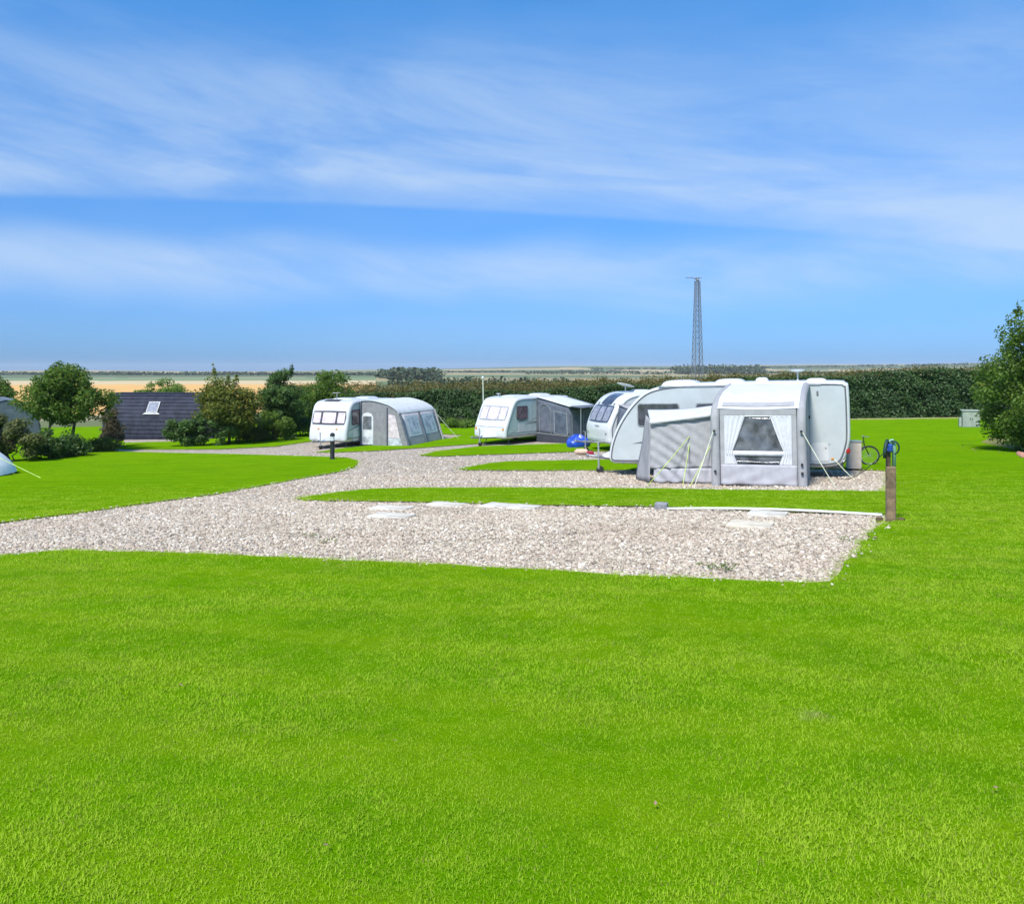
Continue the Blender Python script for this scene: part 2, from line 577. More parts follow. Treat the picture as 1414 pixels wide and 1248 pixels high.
def lawn_material():
    m = bpy.data.materials.new('lawn_turf')
    m.use_nodes = True
    N = NT(m.node_tree)
    bs = m.node_tree.nodes['Principled BSDF']
    g = N.n('ShaderNodeTexCoord').outputs['Object']
    c = lawn_colour(N, g)
    fine = N.noise(g, 55, 4, .7)
    mp2 = N.n('ShaderNodeMapping')
    mp2.inputs['Scale'].default_value = (1, .35, 1)
    N.put(mp2.inputs[0], g)
    blade = N.noise(mp2.outputs[0], 160, 3, .7)
    c = N.mix(N.ss(fine, .35, .70, .0, .45), c, LAWN_E)
    c = N.mix(N.ss(blade, .38, .62, .0, .38), c, (.034, .095, .002))
    N.put(bs.inputs['Base Color'], c)
    bs.inputs['Roughness'].default_value = .9
    bs.inputs['Specular IOR Level'].default_value = 0
    b = N.n('ShaderNodeBump')
    b.inputs['Strength'].default_value = .7
    b.inputs['Distance'].default_value = .03
    N.put(b.inputs['Height'], N.m('ADD', N.m('MULTIPLY', fine, .6), blade))
    N.put(bs.inputs['Normal'], b.outputs[0])
    return m


LAWN_A, LAWN_B = (.114, .288, .001), (.146, .302, .0015)
LAWN_C, LAWN_D, LAWN_E = (.192, .335, .004), (.078, .224, .001), (.196, .350, .005)
M['lawn'] = lawn_material()


def gravel_material():
    m = bpy.data.materials.new('gravel_bed')
    m.use_nodes = True
    N = NT(m.node_tree)
    bs = m.node_tree.nodes['Principled BSDF']
    g = N.n('ShaderNodeTexCoord').outputs['Object']
    vo = N.n('ShaderNodeTexVoronoi')
    vo.inputs['Scale'].default_value = 24
    N.put(vo.inputs['Vector'], g)
    wn = N.n('ShaderNodeTexWhiteNoise')
    N.put(wn.inputs[0], vo.outputs['Position'])
    cr = N.n('ShaderNodeValToRGB')
    stops = [(0, (.20, .17, .14)), (.15, (.44, .38, .32)), (.35, (.60, .54, .47)), (.55, (.50, .42, .37)), (.7, (.70, .66, .60)), (.85, (.34, .31, .29)), (.95, (.78, .75, .70))]
    for i, (p, c) in enumerate(stops):
        e = cr.color_ramp.elements[i] if i < 2 else cr.color_ramp.elements.new(p)
        e.position = p
        e.color = (*c, 1)
    cr.color_ramp.interpolation = 'CONSTANT'
    N.put(cr.inputs[0], wn.outputs[0])
    patch = N.noise(g, .5, 5, .6)
    c = N.mix(N.ss(patch, .40, .75, 0, .45), cr.outputs[0], (.44, .35, .27))
    c = N.mix(N.ss(N.noise(g, 7.5, 5, .75), .42, .60, 0, .55), c, (.20, .165, .13))
    c = N.mix(N.ss(N.noise(g, 5.0, 5, .75), .50, .66, 0, .55), c, (.78, .70, .60))
    c = N.mix(1.0, c, (1.0, .945, .845), 'MULTIPLY')
    gp = N.ss(vo.outputs['Distance'], .45, .75, 0, .75)
    c = N.mix(gp, c, (.11, .09, .07))
    weed = N.noise(g, 1.7, 6, .7)
    c = N.mix(N.ss(weed, .68, .80, 0, .25), c, (.14, .17, .05))
    N.put(bs.inputs['Base Color'], c)
    bs.inputs['Roughness'].default_value = .85
    b = N.n('ShaderNodeBump')
    b.inputs['Strength'].default_value = .8
    b.inputs['Distance'].default_value = .02
    N.put(b.inputs['Height'], N.m('SUBTRACT', 1.0, vo.outputs['Distance']))
    N.put(bs.inputs['Normal'], b.outputs[0])
    return m


M['gravel'] = gravel_material()

# outline of the drive with its pads, walked round on the ground; the tips of the grass strips are notches in it
outline_px = [(-160, 800), (0, 770), (85, 763), (200, 765), (320, 769), (440, 775), (620, 783), (800, 794), (950, 802), (1050, 807), (1120, 809), (1145, 808),
              (1158, 797), (1185, 765), (1205, 735), (1226, 716),
              (1222, 712), (1100, 709), (930, 702), (745, 699), (600, 695), (480, 693), (425, 692.5), (411, 690.5), (430, 686), (465, 681), (500, 677), (560, 675),
              (700, 674.5), (900, 676), (1100, 679), (1222, 680), (1230, 668), (1224, 651),
              (1140, 648.5), (980, 649), (830, 650.5), (700, 650.5), (645, 650), (634, 648.5), (650, 645), (675, 640.5), (700, 638), (830, 635.5), (980, 635),
              (980, 623), (860, 623), (790, 624.5), (660, 629), (600, 631), (580, 629.5), (600, 624), (660, 617), (780, 613), (860, 611.5),
              (860, 605), (780, 606), (740, 608), (650, 614), (600, 617.5), (520, 623), (460, 625.5), (437, 625), (470, 620), (560, 610), (620, 606), (640, 601),
              (560, 598), (480, 600), (430, 610), (380, 617), (300, 621), (180, 621), (120, 618), (105, 622), (180, 624.5), (330, 628), (440, 631), (480, 633), (494, 637),
              (495, 641), (488, 646), (468, 652.5), (430, 659), (400, 664.5), (350, 674), (300, 683), (225, 693), (150, 704), (75, 714), (0, 724), (-160, 742)]
outline = [G(*p) for p in outline_px]


def densify(poly, rough=0.0, step=0.5):
    out = []
    n = len(poly)
    for i in range(n):
        a, b = np.array(poly[i]), np.array(poly[(i + 1) % n])
        L = np.hypot(*(b - a))
        k = max(1, int(L / step))
        nrm = np.array([-(b - a)[1], (b - a)[0]]) / max(L, 1e-6)
        for j in range(k):
            p = a + (b - a) * j / k
            if j and rough:
                p = p + nrm * rough * rnd.uniform(-1, 1)
            out.append((float(p[0]), float(p[1])))
    return out


gpoly = densify(outline, .05, .34)
apron = densify([G(172, 612), G(240, 610), G(250, 607), G(262, 603), G(170, 606)], .02, .5)


def in_poly(x, y, poly):
    x, y = np.asarray(x), np.asarray(y)
    c = np.zeros(x.shape, bool)
    p = np.array(poly)
    q = np.roll(p, 1, axis=0)
    for (x1, y1), (x2, y2) in zip(p, q):
        if y1 == y2:
            continue
        k = (y1 > y) != (y2 > y)
        c ^= k & (x < (x2 - x1) * (y - y1) / (y2 - y1) + x1)
    return c


XB, YB0, YB1 = 70.0, -14.0, 66.0
verts2 = [Vector(p) for p in gpoly]
ng = len(gpoly)
edges2 = [(i, (i + 1) % ng) for i in range(ng)]
na = len(apron)
verts2 += [Vector(p) for p in apron]
edges2 += [(ng + i, ng + (i + 1) % na) for i in range(na)]
gx, gy = np.meshgrid(np.arange(-XB, XB + .1, 2.5), np.arange(YB0, YB1 + .1, 2.0))
verts2 += [Vector((float(a), float(b))) for a, b in zip(gx.ravel(), gy.ravel())]
res = delaunay_2d_cdt(verts2, edges2, [], 0, 1e-4)
cv = np.array([(v.x, v.y) for v in res[0]])
cf = np.array([f for f in res[2]])
cen = cv[cf].mean(axis=1)
ing = in_poly(cen[:, 0], cen[:, 1], gpoly) | in_poly(cen[:, 0], cen[:, 1], apron)
cz = zs(cv[:, 0], cv[:, 1])
TURF = .035


def sheet(name, fmask, dz, material):
    fs = cf[fmask]
    used = np.unique(fs)
    idx = -np.ones(len(cv), int)
    idx[used] = np.arange(len(used))
    v = np.c_[cv[used], cz[used] + dz]
    o = np_obj(name, v, idx[fs], material, smooth=True)
    return o


tag(sheet('lawn', ~ing, TURF, M['lawn']), kind='structure')
tag(sheet('gravel_drive', ing, 0, M['gravel']), kind='structure')
# soil lip where the turf stands above the gravel
lip = MB()
for poly in (gpoly, apron):
    n = len(poly)
    for i in range(n):
        a, b = poly[i], poly[(i + 1) % n]
        za, zb = float(zs(*a)), float(zs(*b))
        lip.add([(*a, za - .03), (*b, zb - .03), (*b, zb + TURF), (*a, za + TURF)], [(0, 1, 2, 3)])
tag(lip.build('turf_edge', M['soil']), kind='structure')


# ------------------------------------------------------------------ far land
def far_z(x, y):
    d = np.maximum(np.hypot(x, y), 1)
    u = np.clip(np.arctan2(x, np.maximum(y, 1e-3)), -.9, .9)
    ld = np.log(d)
    tab = np.log([55, 75, 110, 200, 400, 700, 1200, 2000, 3600, 5600])
    base = np.interp(ld, tab, [-2.4, -3.2, -4.6, -6.6, -7.6, -8.6, -10, -10, 0, -30])
    hill = np.interp(u, [-.9, -.6, -.25, 0, .25, .5, .9], [-12, -11, -9, 3, 12, 22, 26])
    w = np.clip((d - 1800) / 1800, 0, 1)
    w = w * w * (3 - 2 * w)
    wav = np.sin(u * 9 + 1) * 3.0 + np.sin(u * 23) * 1.6
    z = base * (1 - w) + (hill + wav) * w
    z = np.where(d > 3700, z - (d - 3700) * .01, z)
    return z


nd, nazi = 130, 420
dist = np.concatenate([[0.01, 20, 40, 52], np.geomspace(60, 5600, nd - 4)])
ang = np.concatenate([np.linspace(-.75, .75, nazi - 60), np.linspace(.75, 2 * math.pi - .75, 62)[1:-1]])
A, D = np.meshgrid(ang, dist)
X, Y = D * np.sin(A), D * np.cos(A)
Zsite = zs(X, Y) - .15
front = np.clip((D - 68) / 30, 0, 1)
Z = np.where(D < 68, Zsite, Zsite * (1 - front) + far_z(X, Y) * front)
gv = np.c_[X.ravel(), Y.ravel(), Z.ravel()]
i0, j0 = np.meshgrid(np.arange(nd - 1), np.arange(nazi), indexing='ij')
i0, j0 = i0.ravel(), j0.ravel()
j1 = (j0 + 1) % nazi
gf = np.c_[i0 * nazi + j0, i0 * nazi + j1, (i0 + 1) * nazi + j1, (i0 + 1) * nazi + j0]
# field patchwork: each face belongs to one field
fc = gv[gf].mean(axis=1)
fx, fy = fc[:, 0], fc[:, 1]
cell = (np.floor((fx * .9 + fy * .25 + 40 * np.sin(fy / 260)) / np.where(fy > 900, 420, 190)).astype(int) * 31 + np.floor((fy - fx * .2 + 30 * np.sin(fx / 300)) / np.where(fy > 900, 330, 150)).astype(int) * 17) % 7
pal = np.array([(.13, .17, .05), (.34, .26, .12), (.10, .14, .045), (.40, .30, .15), (.22, .19, .09), (.28, .24, .10), (.09, .12, .045)])
fcol = pal[cell]
fcol[fy < 95] = (.11, .13, .03)
straw = (fx < -fy * .17) & (fy > 120) & (fy < 640)
fcol[straw] = (.66, .365, .10)
fcol[straw & (fy > 470)] = (.56, .42, .22)
fcol[(fx < -fy * .17) & (fy >= 640) & (fy < 900)] = (.17, .22, .09)
fcol[(fx > -fy * .2) & (fx < fy * .35) & (fy > 95) & (fy < 230)] = (.17, .16, .05)
fcol[(fx >= fy * .02) & (fy > 150) & (fy < 330)] = (.36, .27, .14)
m = bpy.data.materials.new('farmland')
m.use_nodes = True
N = NT(m.node_tree)
bs = m.node_tree.nodes['Principled BSDF']
att = N.n('ShaderNodeAttribute', attribute_name='tint')
g = N.n('ShaderNodeTexCoord').outputs['Object']
N.put(bs.inputs['Base Color'], N.mix(N.ss(N.noise(g, .06, 6, .7),   .3, .7, 0, .16), att.outputs['Color'], (.12, .13, .05)))
bs.inputs['Roughness'].default_value = .95
tag(np_obj('ground', gv, gf, m, tint=fcol), kind='structure')


# ------------------------------------------------------------------ foliage
def leaf_quads(P, Nrm, size, aspect=.62):
    """one bent diamond leaf per point"""
    n = len(P)
    Nrm = Nrm / np.maximum(np.linalg.norm(Nrm, axis=1, keepdims=True), 1e-6)
    rv = R.normal(size=(n, 3))
    T = np.cross(Nrm, rv)
    T /= np.maximum(np.linalg.norm(T, axis=1, keepdims=True), 1e-6)
    B = np.cross(Nrm, T)
    s = size.reshape(-1, 1)
    a = P - T * s * .5
    b = P + B * s * aspect * .5 + Nrm * s * .10
    c = P + T * s * .5
    d = P - B * s * aspect * .5 + Nrm * s * .10
    V = np.stack([a, b, c, d], 1).reshape(-1, 3)
    F = np.arange(n * 4).reshape(n, 4)
    return V, F


def clump_leaves(centres, radii, n, size, squash=.8):
    K = len(centres)
    w = np.array(radii) ** 2
    pick = R.choice(K, n, p=w / w.sum())
    d = R.normal(size=(n, 3))
    d /= np.linalg.norm(d, axis=1, keepdims=True)
    r = R.random(n) ** .45
    P = np.array(centres)[pick] + d * (np.array(radii)[pick] * r)[:, None] * np.array([1, 1, squash])
    Nn = d * .7 + R.normal(size=(n, 3)) * .7 + np.array([0, 0, .55])
    ct = R.random(K)
    tint = np.clip(.30 + .38 * ct[pick] + .28 * R.random(n) + .10 * d[:, 2] * r, 0, 1)
    sz = size * R.uniform(.6, 1.35, n)
    return P, Nn, sz, tint


def plant(name, label, cat, x, y, h, blobs, nleaf, lsize, lmat, stems, nclump=60, crad=.42, group=None, twigs=0, base=.0, autumn=0.0, seed=0):
    """blobs: ellipsoids (dx, dy, z, rx, ry, rz) of the crown; stems: list of (dx, dy, radius, top height)"""
    rr = np.random.default_rng(seed + 100)
    t = thing(name, label, cat, on_ground(x, y, -.02), 0, group)
    cs, rs = [], []
    vol = np.array([b[3] * b[4] * b[5] for b in blobs]) ** .67
    for k in range(nclump):
        b = blobs[rr.choice(len(blobs), p=vol / vol.sum())]
        d = rr.normal(size=3)
        d /= np.linalg.norm(d)
        q = rr.random() ** .45
        c = np.array(b[:3]) + d * q * np.array(b[3:]) * .92
        c[2] = max(c[2], base + .12)
        cs.append(c)
        rs.append(crad * rr.uniform(.65, 1.3))
    shoots = []
    for k in range(twigs):           # leggy shoots out of the top
        b = blobs[rr.integers(len(blobs))]
        a = rr.uniform(0, 6.28)
        for s_ in range(5):
            cs.append(np.array([b[0] + (b[3] * .55 + .03 * s_) * math.cos(a), b[1] + b[4] * .55 * math.sin(a), b[2] + b[5] * (.80 + .075 * s_)]))
            rs.append(.19 - .03 * s_)
        shoots.append((cs[-5] - np.array([0, 0, .3]), cs[-1] + np.array([0, 0, .12])))
    P, Nn, sz, tint = clump_leaves(cs, rs, nleaf, lsize)
    keep = P[:, 2] > .03
    P, Nn, sz, tint = P[keep], Nn[keep], sz[keep], tint[keep]
    if autumn:
        tint = np.where((R.random(len(tint)) < autumn) & (np.abs(P[:, 0]) > .5), 1.0, tint * .78)
    else:
        tint = tint * .9
    V, F = leaf_quads(P, Nn, sz)
    np_obj('crown' if stems and stems[0][3] > 1.0 else 'foliage', V, F, lmat, t, tint)
    mb = MB()
    for p0, p1 in shoots:
        mb.tube([p0, p1], [.018, .006], 4)
    for (dx, dy, r, top) in stems:
        pts = [(dx + .05 * math.sin(i * 1.7 + dx * 9) * i, dy + .03 * math.cos(i * 2.1) * i, top * i / 5 - (.1 if i == 0 else 0)) for i in range(6)]
        mb.tube(pts, [r * (1 - .13 * i) for i in range(6)], 7)
        for k in range(0, len(cs), max(1, len(cs) // 16)):
            c = cs[k]
            if c[2] > top * .35:
                p0 = Vector(pts[3 + k % 3])
                p1 = Vector(c)
                mid = p0.lerp(p1, .5) + Vector((0, 0, .10))
                mb.tube([p0, mid, p1], [r * .35, r * .22, r * .08], 5, caps=False)
    mb.build('trunk' if stems and stems[0][3] > 1.0 else 'stem', M['bark'], t, True)
    return t


def px_at(px, d):
    return (px - 707) / 1100 * d


def top_h(px, py, d):
    """height above the turf of the picture point at distance d"""
    x = px_at(px, d)
    return EYE - (py - 508) / 1100 * d - float(zs(x, d))


def tree_px(name, label, cat, pxc, d, pybot, pytop, pxw, n, lsize, lmat, stems, group=None, crown_low=.3, **kw):
    x = px_at(pxc, d)
    H_ = top_h(pxc, pytop, d)
    w = pxw / 1100 * d / 2 * 1.06
    lo = H_ * crown_low
    c = (H_ + lo) / 2
    hh = (H_ - lo) / 2
    blobs = [(0, 0, c, w * .72, w * .7, hh * .98), (-w * .42, .1, c - hh * .25, w * .55, w * .55, hh * .62), (w * .45, -.1, c - hh * .2, w * .52, w * .55, hh * .60),
             (w * .10, -w * .3, c + hh * .1, w * .5, w * .45, hh * .6)]
    return plant(name, label, cat, x, d, H_, blobs, n, lsize, lmat, stems, base=lo, group=group, **kw)


GT = 'young trees planted left of the caravans'
tree_px('tree', 'round-headed green tree with two stems, left of the dark cladded cabin', 'tree', 87, 42, 630, 492, 128, 24000, .15, L_green,
        [(-.65, 0, .10, 2.4), (.40, .1, .12, 2.6)], group=GT, crown_low=.27, nclump=130, crad=.55, autumn=.06, seed=1)
tree_px('tree', 'bushy olive and yellowish tree in front of the right end of the dark cabin', 'tree', 316, 46, 608, 506, 94, 19000, .15, L_olive,
        [(0, 0, .10, 2.4)], group=GT, crown_low=.12, nclump=105, crad=.52, twigs=3, autumn=.10, seed=2)
tree_px('tree', 'dark green tree with a spiky leading shoot, left of the first caravan', 'tree', 388, 50, 604, 506, 66, 14000, .15, L_dark,
        [(0, 0, .09, 2.6)], group=GT, crown_low=.18, nclump=60, crad=.48, twigs=2, seed=3)
tree_px('tree', 'broad mid green tree right behind the first caravan front', 'tree', 452, 55, 598, 511, 96, 18000, .15, L_green,
        [(0, 0, .11, 2.4)], group=GT, crown_low=.12, nclump=85, crad=.52, seed=4)
tree_px('tree', 'tree cut by the left edge of the photo, behind the slate-roofed cabin', 'tree', -9, 62, 590, 508, 60, 8500, .18, L_green,
        [(0, 0, .12, 3)], crown_low=.25, nclump=50, crad=.6, autumn=.08, seed=5)
tree_px('tree', 'low bright green tree showing above the dark cabin roof', 'tree', 230, 64, 590, 521, 90, 10000, .17, L_bright,
        [(0, 0, .12, 2.4)], crown_low=.3, nclump=55, crad=.55, seed=6)


def shrub_px(label, pxc, d, pytop, pxw, n, lsize, lmat, seed, group='shrubs planted along the left of the site', depth=None, name='shrub', **kw):
    x = px_at(pxc, d)
    H_ = top_h(pxc, pytop, d)
    w = pxw / 1100 * d / 2 * 1.18
    dp = depth or w
    blobs = [(0, 0, H_ * .50, w * .75, dp * .7, H_ * .50), (-w * .5, 0, H_ * .36, w * .5, dp * .5, H_ * .38), (w * .5, 0, H_ * .34, w * .5, dp * .5, H_ * .36)]
    return plant(name, label, 'shrub', x, d, H_, blobs, n, lsize, lmat, [(0, 0, .05, H_ * .5 if H_ < 2 else .9), (.2, .1, .04, .8)], nclump=kw.pop('nclump', 45), crad=kw.pop('crad', .36), group=group, seed=seed, **kw)


shrub_px('large bronze and green bush at the left edge, behind the white tent', 12, 37, 567, 82, 9000, .13, L_brown, 11, depth=1.1)
shrub_px('dark green shrub under the two-stemmed tree, beside the bronze bush', 66, 38.5, 592, 52, 5200, .13, L_dark, 12)
shrub_px('dark green shrub at the foot of the two-stemmed tree, towards the cabin', 99, 40, 596, 40, 4200, .13, L_dark, 13)
shrub_px('low sprawling olive shrub on pale gravel left of the cabin end', 136, 43, 602, 42, 3600, .12, L_olive, 14)
shrub_px('tall thin rusty-leaved shrub against the left end of the dark cabin', 156, 45.5, 559, 26, 3800, .13, L_rust, 15, crad=.28)
shrub_px('rounded dark shrub in front of the dark cabin wall', 276, 45.2, 565, 84, 8500, .13, L_dark, 16, depth=1.1)
shrub_px('small bronze bush at the foot of the olive tree', 340, 47.5, 576, 50, 4200, .13, L_brown, 17)
shrub_px('leafy green bush between the olive tree and the first caravan', 378, 48.2, 566, 56, 5600, .14, L_green, 18)
shrub_px('dark bush beside the front of the first caravan', 414, 51.5, 560, 48, 5200, .14, L_dark, 19)
shrub_px('low green shrub on the grass under the hedge between the first two caravans', 634, 56, 577, 42, 3000, .13, L_bright, 20, group=None)

# tall tree at the right edge
tx, ty = 21.35, 31.5
tb = [(0, 0, 3.0, 2.6, 2.4, 2.4), (-1.4, -.2, 2.4, 1.6, 1.8, 1.9), (1.1, -.8, 5.9, 1.9, 1.7, 2.1), (-.95, -.2, 4.4, 1.1, 1.1, 1.4), (1.6, .5, 4.2, 2.2, 2.0, 2.6), (-1.35, .2, 1.0, 1.0, 1.4, 1.0), (-.4, .4, 1.0, 1.7, 1.5, 1.0), (-.5, -1.2, .65, 1.2, 1.1, .65), (1.0, -1.6, .8, 1.5, 1.2, .8), (-.75, -.4, 6.1, .75, .7, 1.1)]
plant('tree', 'tall leafy tree at the right edge beside the grey cabinet', 'tree', tx, ty, 7, tb, 60000, .12, L_green, [(0, 0, .14, 3.6), (.7, .3, .10, 3.2), (-.5, -.2, .07, 2.6)], nclump=270, crad=.5, twigs=6, seed=31)


# hedge across the back of the site
def hedge():
    t = thing('hedge', 'long dark green field hedge across the back behind the caravans', 'hedge', on_ground(8, 56), 0)
    o = np.array(t.location)
    a, b = np.array([-19.0, 62.5]), np.array([44.0, 54.5])
    L = np.hypot(*(b - a))
    e = (b - a) / L
    nb = np.array([-e[1], e[0]])                     # away from the camera
    def hf(s): return 2.35 + .9 * np.clip((s - 22) / 26, 0, 1) + .10 * np.sin(s * .55) + .07 * np.sin(s * 1.37 + 2)
    def hb(s): return 2.95 + .20 * np.clip((s - 20) / 30, 0, 1)
    # solid dark core added inside the hedge so it is not see-through
    mb = MB()
    K = 80
    ring = []
    for i in range(K + 1):
        s = L * i / K
        p = a + e * s
        for (dn, z) in ((.60, 0), (.55, hf(s) * .6), (.60, hf(s) - .30), (2.2, hb(s) - .45), (4.6, hb(s) - .35), (4.7, 0)):
            q = p + nb * (dn + .08 * math.sin(s * 3.1 + z))
            ring.append(Vector((q[0], q[1], float(zs(q[0], q[1])) - .05 + z)) - Vector(o))
    fs = []
    for i in range(K):
        for k in range(6):
            k2 = (k + 1) % 6
            fs.append((i * 6 + k, (i + 1) * 6 + k, (i + 1) * 6 + k2, i * 6 + k2))
    mb.add(ring, fs)
    mb.build('inner_core', M['twig'], t)
    # leaves on the face
    n = 90000
    s = R.uniform(0, L, n)
    z01 = R.random(n)
    z = z01 * (hf(s) + .15)
    lump = .22 * np.sin(s * 1.9 + 1.3 * np.sin(z * 2.2)) + .16 * np.sin(s * 4.3 + z * 3.1) + .12 * np.sin(z * 5 + s * .7)
    dn = .30 - lump * .5 + R.uniform(-.22, .42, n)
    q = a[None] + e[None] * s[:, None] + nb[None] * dn[:, None]
    P = np.c_[q, zs(q[:, 0], q[:, 1]) + z] - o
    Nn = np.c_[-nb[0] + R.normal(size=n) * .7, -nb[1] + R.normal(size=n) * .7, .35 + R.normal(size=n) * .7]
    cl_ = np.sin(s * 2.3 + 5 * np.sin(s * .31)) * np.sin(z * 2.9 + s * .9)
    tint = np.clip(.28 + .22 * cl_ + .35 * R.random(n) + .15 * z01, 0, 1)
    V, F = leaf_quads(P, Nn, R.uniform(.11, .24, n))
    np_obj('foliage', V, F, L_hedge, t, tint)
    # new growth over the top
    n = 50000
    s = R.uniform(0, L, n)
    w = R.random(n)
    z = hf(s) - .1 + (hb(s) - hf(s)) * w + R.random(n) ** 4 * .42 + R.random(n) * .10 + .12 * np.sin(s * 1.3) * w + .08 * np.sin(s * 3.7)
    q = a[None] + e[None] * s[:, None] + nb[None] * (.1 + w * 4.7)[:, None]
    P = np.c_[q, zs(q[:, 0], q[:, 1]) + z] - o
    Nn = np.c_[R.normal(size=(n, 2)), np.abs(R.normal(size=n)) + .2]
    tint = np.clip(.05 + .55 * w + .45 * R.random(n) - .25 * np.clip((s - 40) / 10, 0, 1) * (1 - w), 0, 1)
    V, F = leaf_quads(P, Nn, R.uniform(.09, .18, n))
    np_obj('new_growth', V, F, L_top, t, tint)


hedge()


def ground_patch(name, pts, material, dz=TURF + .006):
    pp = densify(pts, .05, .5)
    c_ = np.mean(np.array(pp), axis=0)
    V_ = [(float(c_[0]), float(c_[1]), float(zs(*c_)) + dz)] + [(x_, y_, float(zs(x_, y_)) + dz) for x_, y_ in pp]
    o_ = MB().add(V_, [(0, i + 1, (i + 1) % len(pp) + 1) for i in range(len(pp))]).build(name, material)
    return tag(o_, kind='structure')


M['litter'] = mat('leaf_litter_soil', (.22, .18, .075), .95, .3, 3, bump=.6, bscale=12, col2=(.10, .13, .03), spec=.05)
M['dry_grass'] = mat('dry_grass_strip', (.34, .30, .14), .95, .25, 2.5, bump=.5, bscale=14, col2=(.16, .22, .04))
hedge_strip = [(4.0 + 40 * k / 12, 59.35 - 8.0 * (4.0 + 40 * k / 12 + 19) / 63 * 1.0 + 3.0) for k in range(13)]
st = MB()
for k in range(12):
    (xa, ya), (xb, yb2) = hedge_strip[k], hedge_strip[k + 1]
    q = [(xa, ya - .9 + .2 * math.sin(k * 1.7)), (xb, yb2 - .9 + .2 * math.sin(k * 1.7 + 1.7)), (xb, yb2 + .3), (xa, ya + .3)]
    st.add([(a, b, float(zs(a, b)) + TURF + .006) for a, b in q], [(0, 1, 2, 3)])
tag(st.build('bare_strip', M['dry_grass']), kind='structure')
ground_patch('soil_patch', [(20.3, 31.5), (19.9, 30.4), (19.6, 29.2), (18.9, 28.2), (18.7, 27.2), (19.0, 26.6), (19.8, 26.4), (24, 25.5), (26, 30), (26, 38), (24, 40), (21.8, 37)], M['litter'])

# distant woods and hedgerows
def far_wood(name, pts, r, hgt, nper, lsize):
    """pts: (x, y) of tree crowns"""
    cs, rs = [], []
    for (x, y) in pts:
        z = float(far_z(np.array(x), np.array(y)))
        k = rnd.uniform(.7, 1.25)
        cs.append((x, y, z + hgt * k * .45))
        rs.append(r * k)
    V_, F_, T_ = [], [], []
    P, Nn, sz, tint = clump_leaves(cs, rs, nper * len(cs), lsize, hgt / (2 * r) * 1.2)
    V, F = leaf_quads(P, Nn, sz, .9)
    o = np_obj(name, V, F, L_far, None, tint)
    return tag(o, kind='stuff')


def row(u0, u1, d0, d1, k, jit):
    out = []
    for i in range(k):
        u = u0 + (u1 - u0) * (i + rnd.random() * .8) / k
        d = d0 + (d1 - d0) * i / k + rnd.uniform(-jit, jit)
        out.append((u * d, d))
    return out


far_wood('far_hedgerow', row(-.72, -.16, 1350, 1250, 170, 30), 9, 4.6, 24, 4)
far_wood('far_wood', [(u * d, d) for u, d in [(rnd.gauss(-.122, .014), rnd.uniform(690, 760)) for _ in range(60)]] + row(-.165, -.095, 820, 800, 34, 20), 7, 9, 42, 3.0)
far_wood('far_hedgerow', row(.02, .20, 1500, 1450, 26, 25), 8, 5, 24, 3.5)
far_wood('far_wood', row(.205, .315, 1500, 1500, 75, 60), 13, 15, 30, 5)
far_wood('far_hedgerow', row(.31, .62, 1700, 1600, 60, 40), 9, 5, 22, 4)
far_wood('far_hedgerow', row(.10, .60, 2300, 2500, 90, 40), 12, 6, 22, 5)
far_wood('far_hedgerow', row(-.08, .16, 1900, 2000, 70, 30), 10, 5, 22, 4.5)
far_wood('far_hedgerow', row(-.15, .08, 430, 380, 60, 14), 4, 4, 30, 1.8)


# ------------------------------------------------------------------ caravans
def smooth_chain(pts, k=4):
    out = []
    n = len(pts)
    P = [Vector((p[0], p[1], 0)) for p in pts]
    for i in range(n - 1):
        p0, p1, p2, p3 = P[max(i - 1, 0)], P[i], P[i + 1], P[min(i + 2, n - 1)]
        for j in range(k):
            t = j / k
            q = .5 * ((2 * p1) + (p2 - p0) * t + (2 * p0 - 5 * p1 + 4 * p2 - p3) * t * t + (3 * p1 - p0 - 3 * p2 + p3) * t ** 3)
            out.append((q.x, q.y))
    out.append(tuple(pts[-1]))
    return out


def inset(poly, d):
    n = len(poly)
    out = []
    for i in range(n):
        a, b, c = Vector(poly[i - 1]), Vector(poly[i]), Vector(poly[(i + 1) % n])
        e1, e2 = (b - a).normalized(), (c - b).normalized()
        n1, n2 = Vector((-e1.y, e1.x)), Vector((-e2.y, e2.x))
        m_ = (n1 + n2)
        m_ = m_.normalized() if m_.length > 1e-6 else n1
        k = d / max(.5, m_.dot(n1))
        out.append(tuple(b + m_ * k))
    return out


def gz(car, x, y):
    """turf height at a local point of a caravan frame, in that frame"""
    w = car.M @ Vector((x, y, 0))
    return float(zs(w.x, w.y)) - w.z


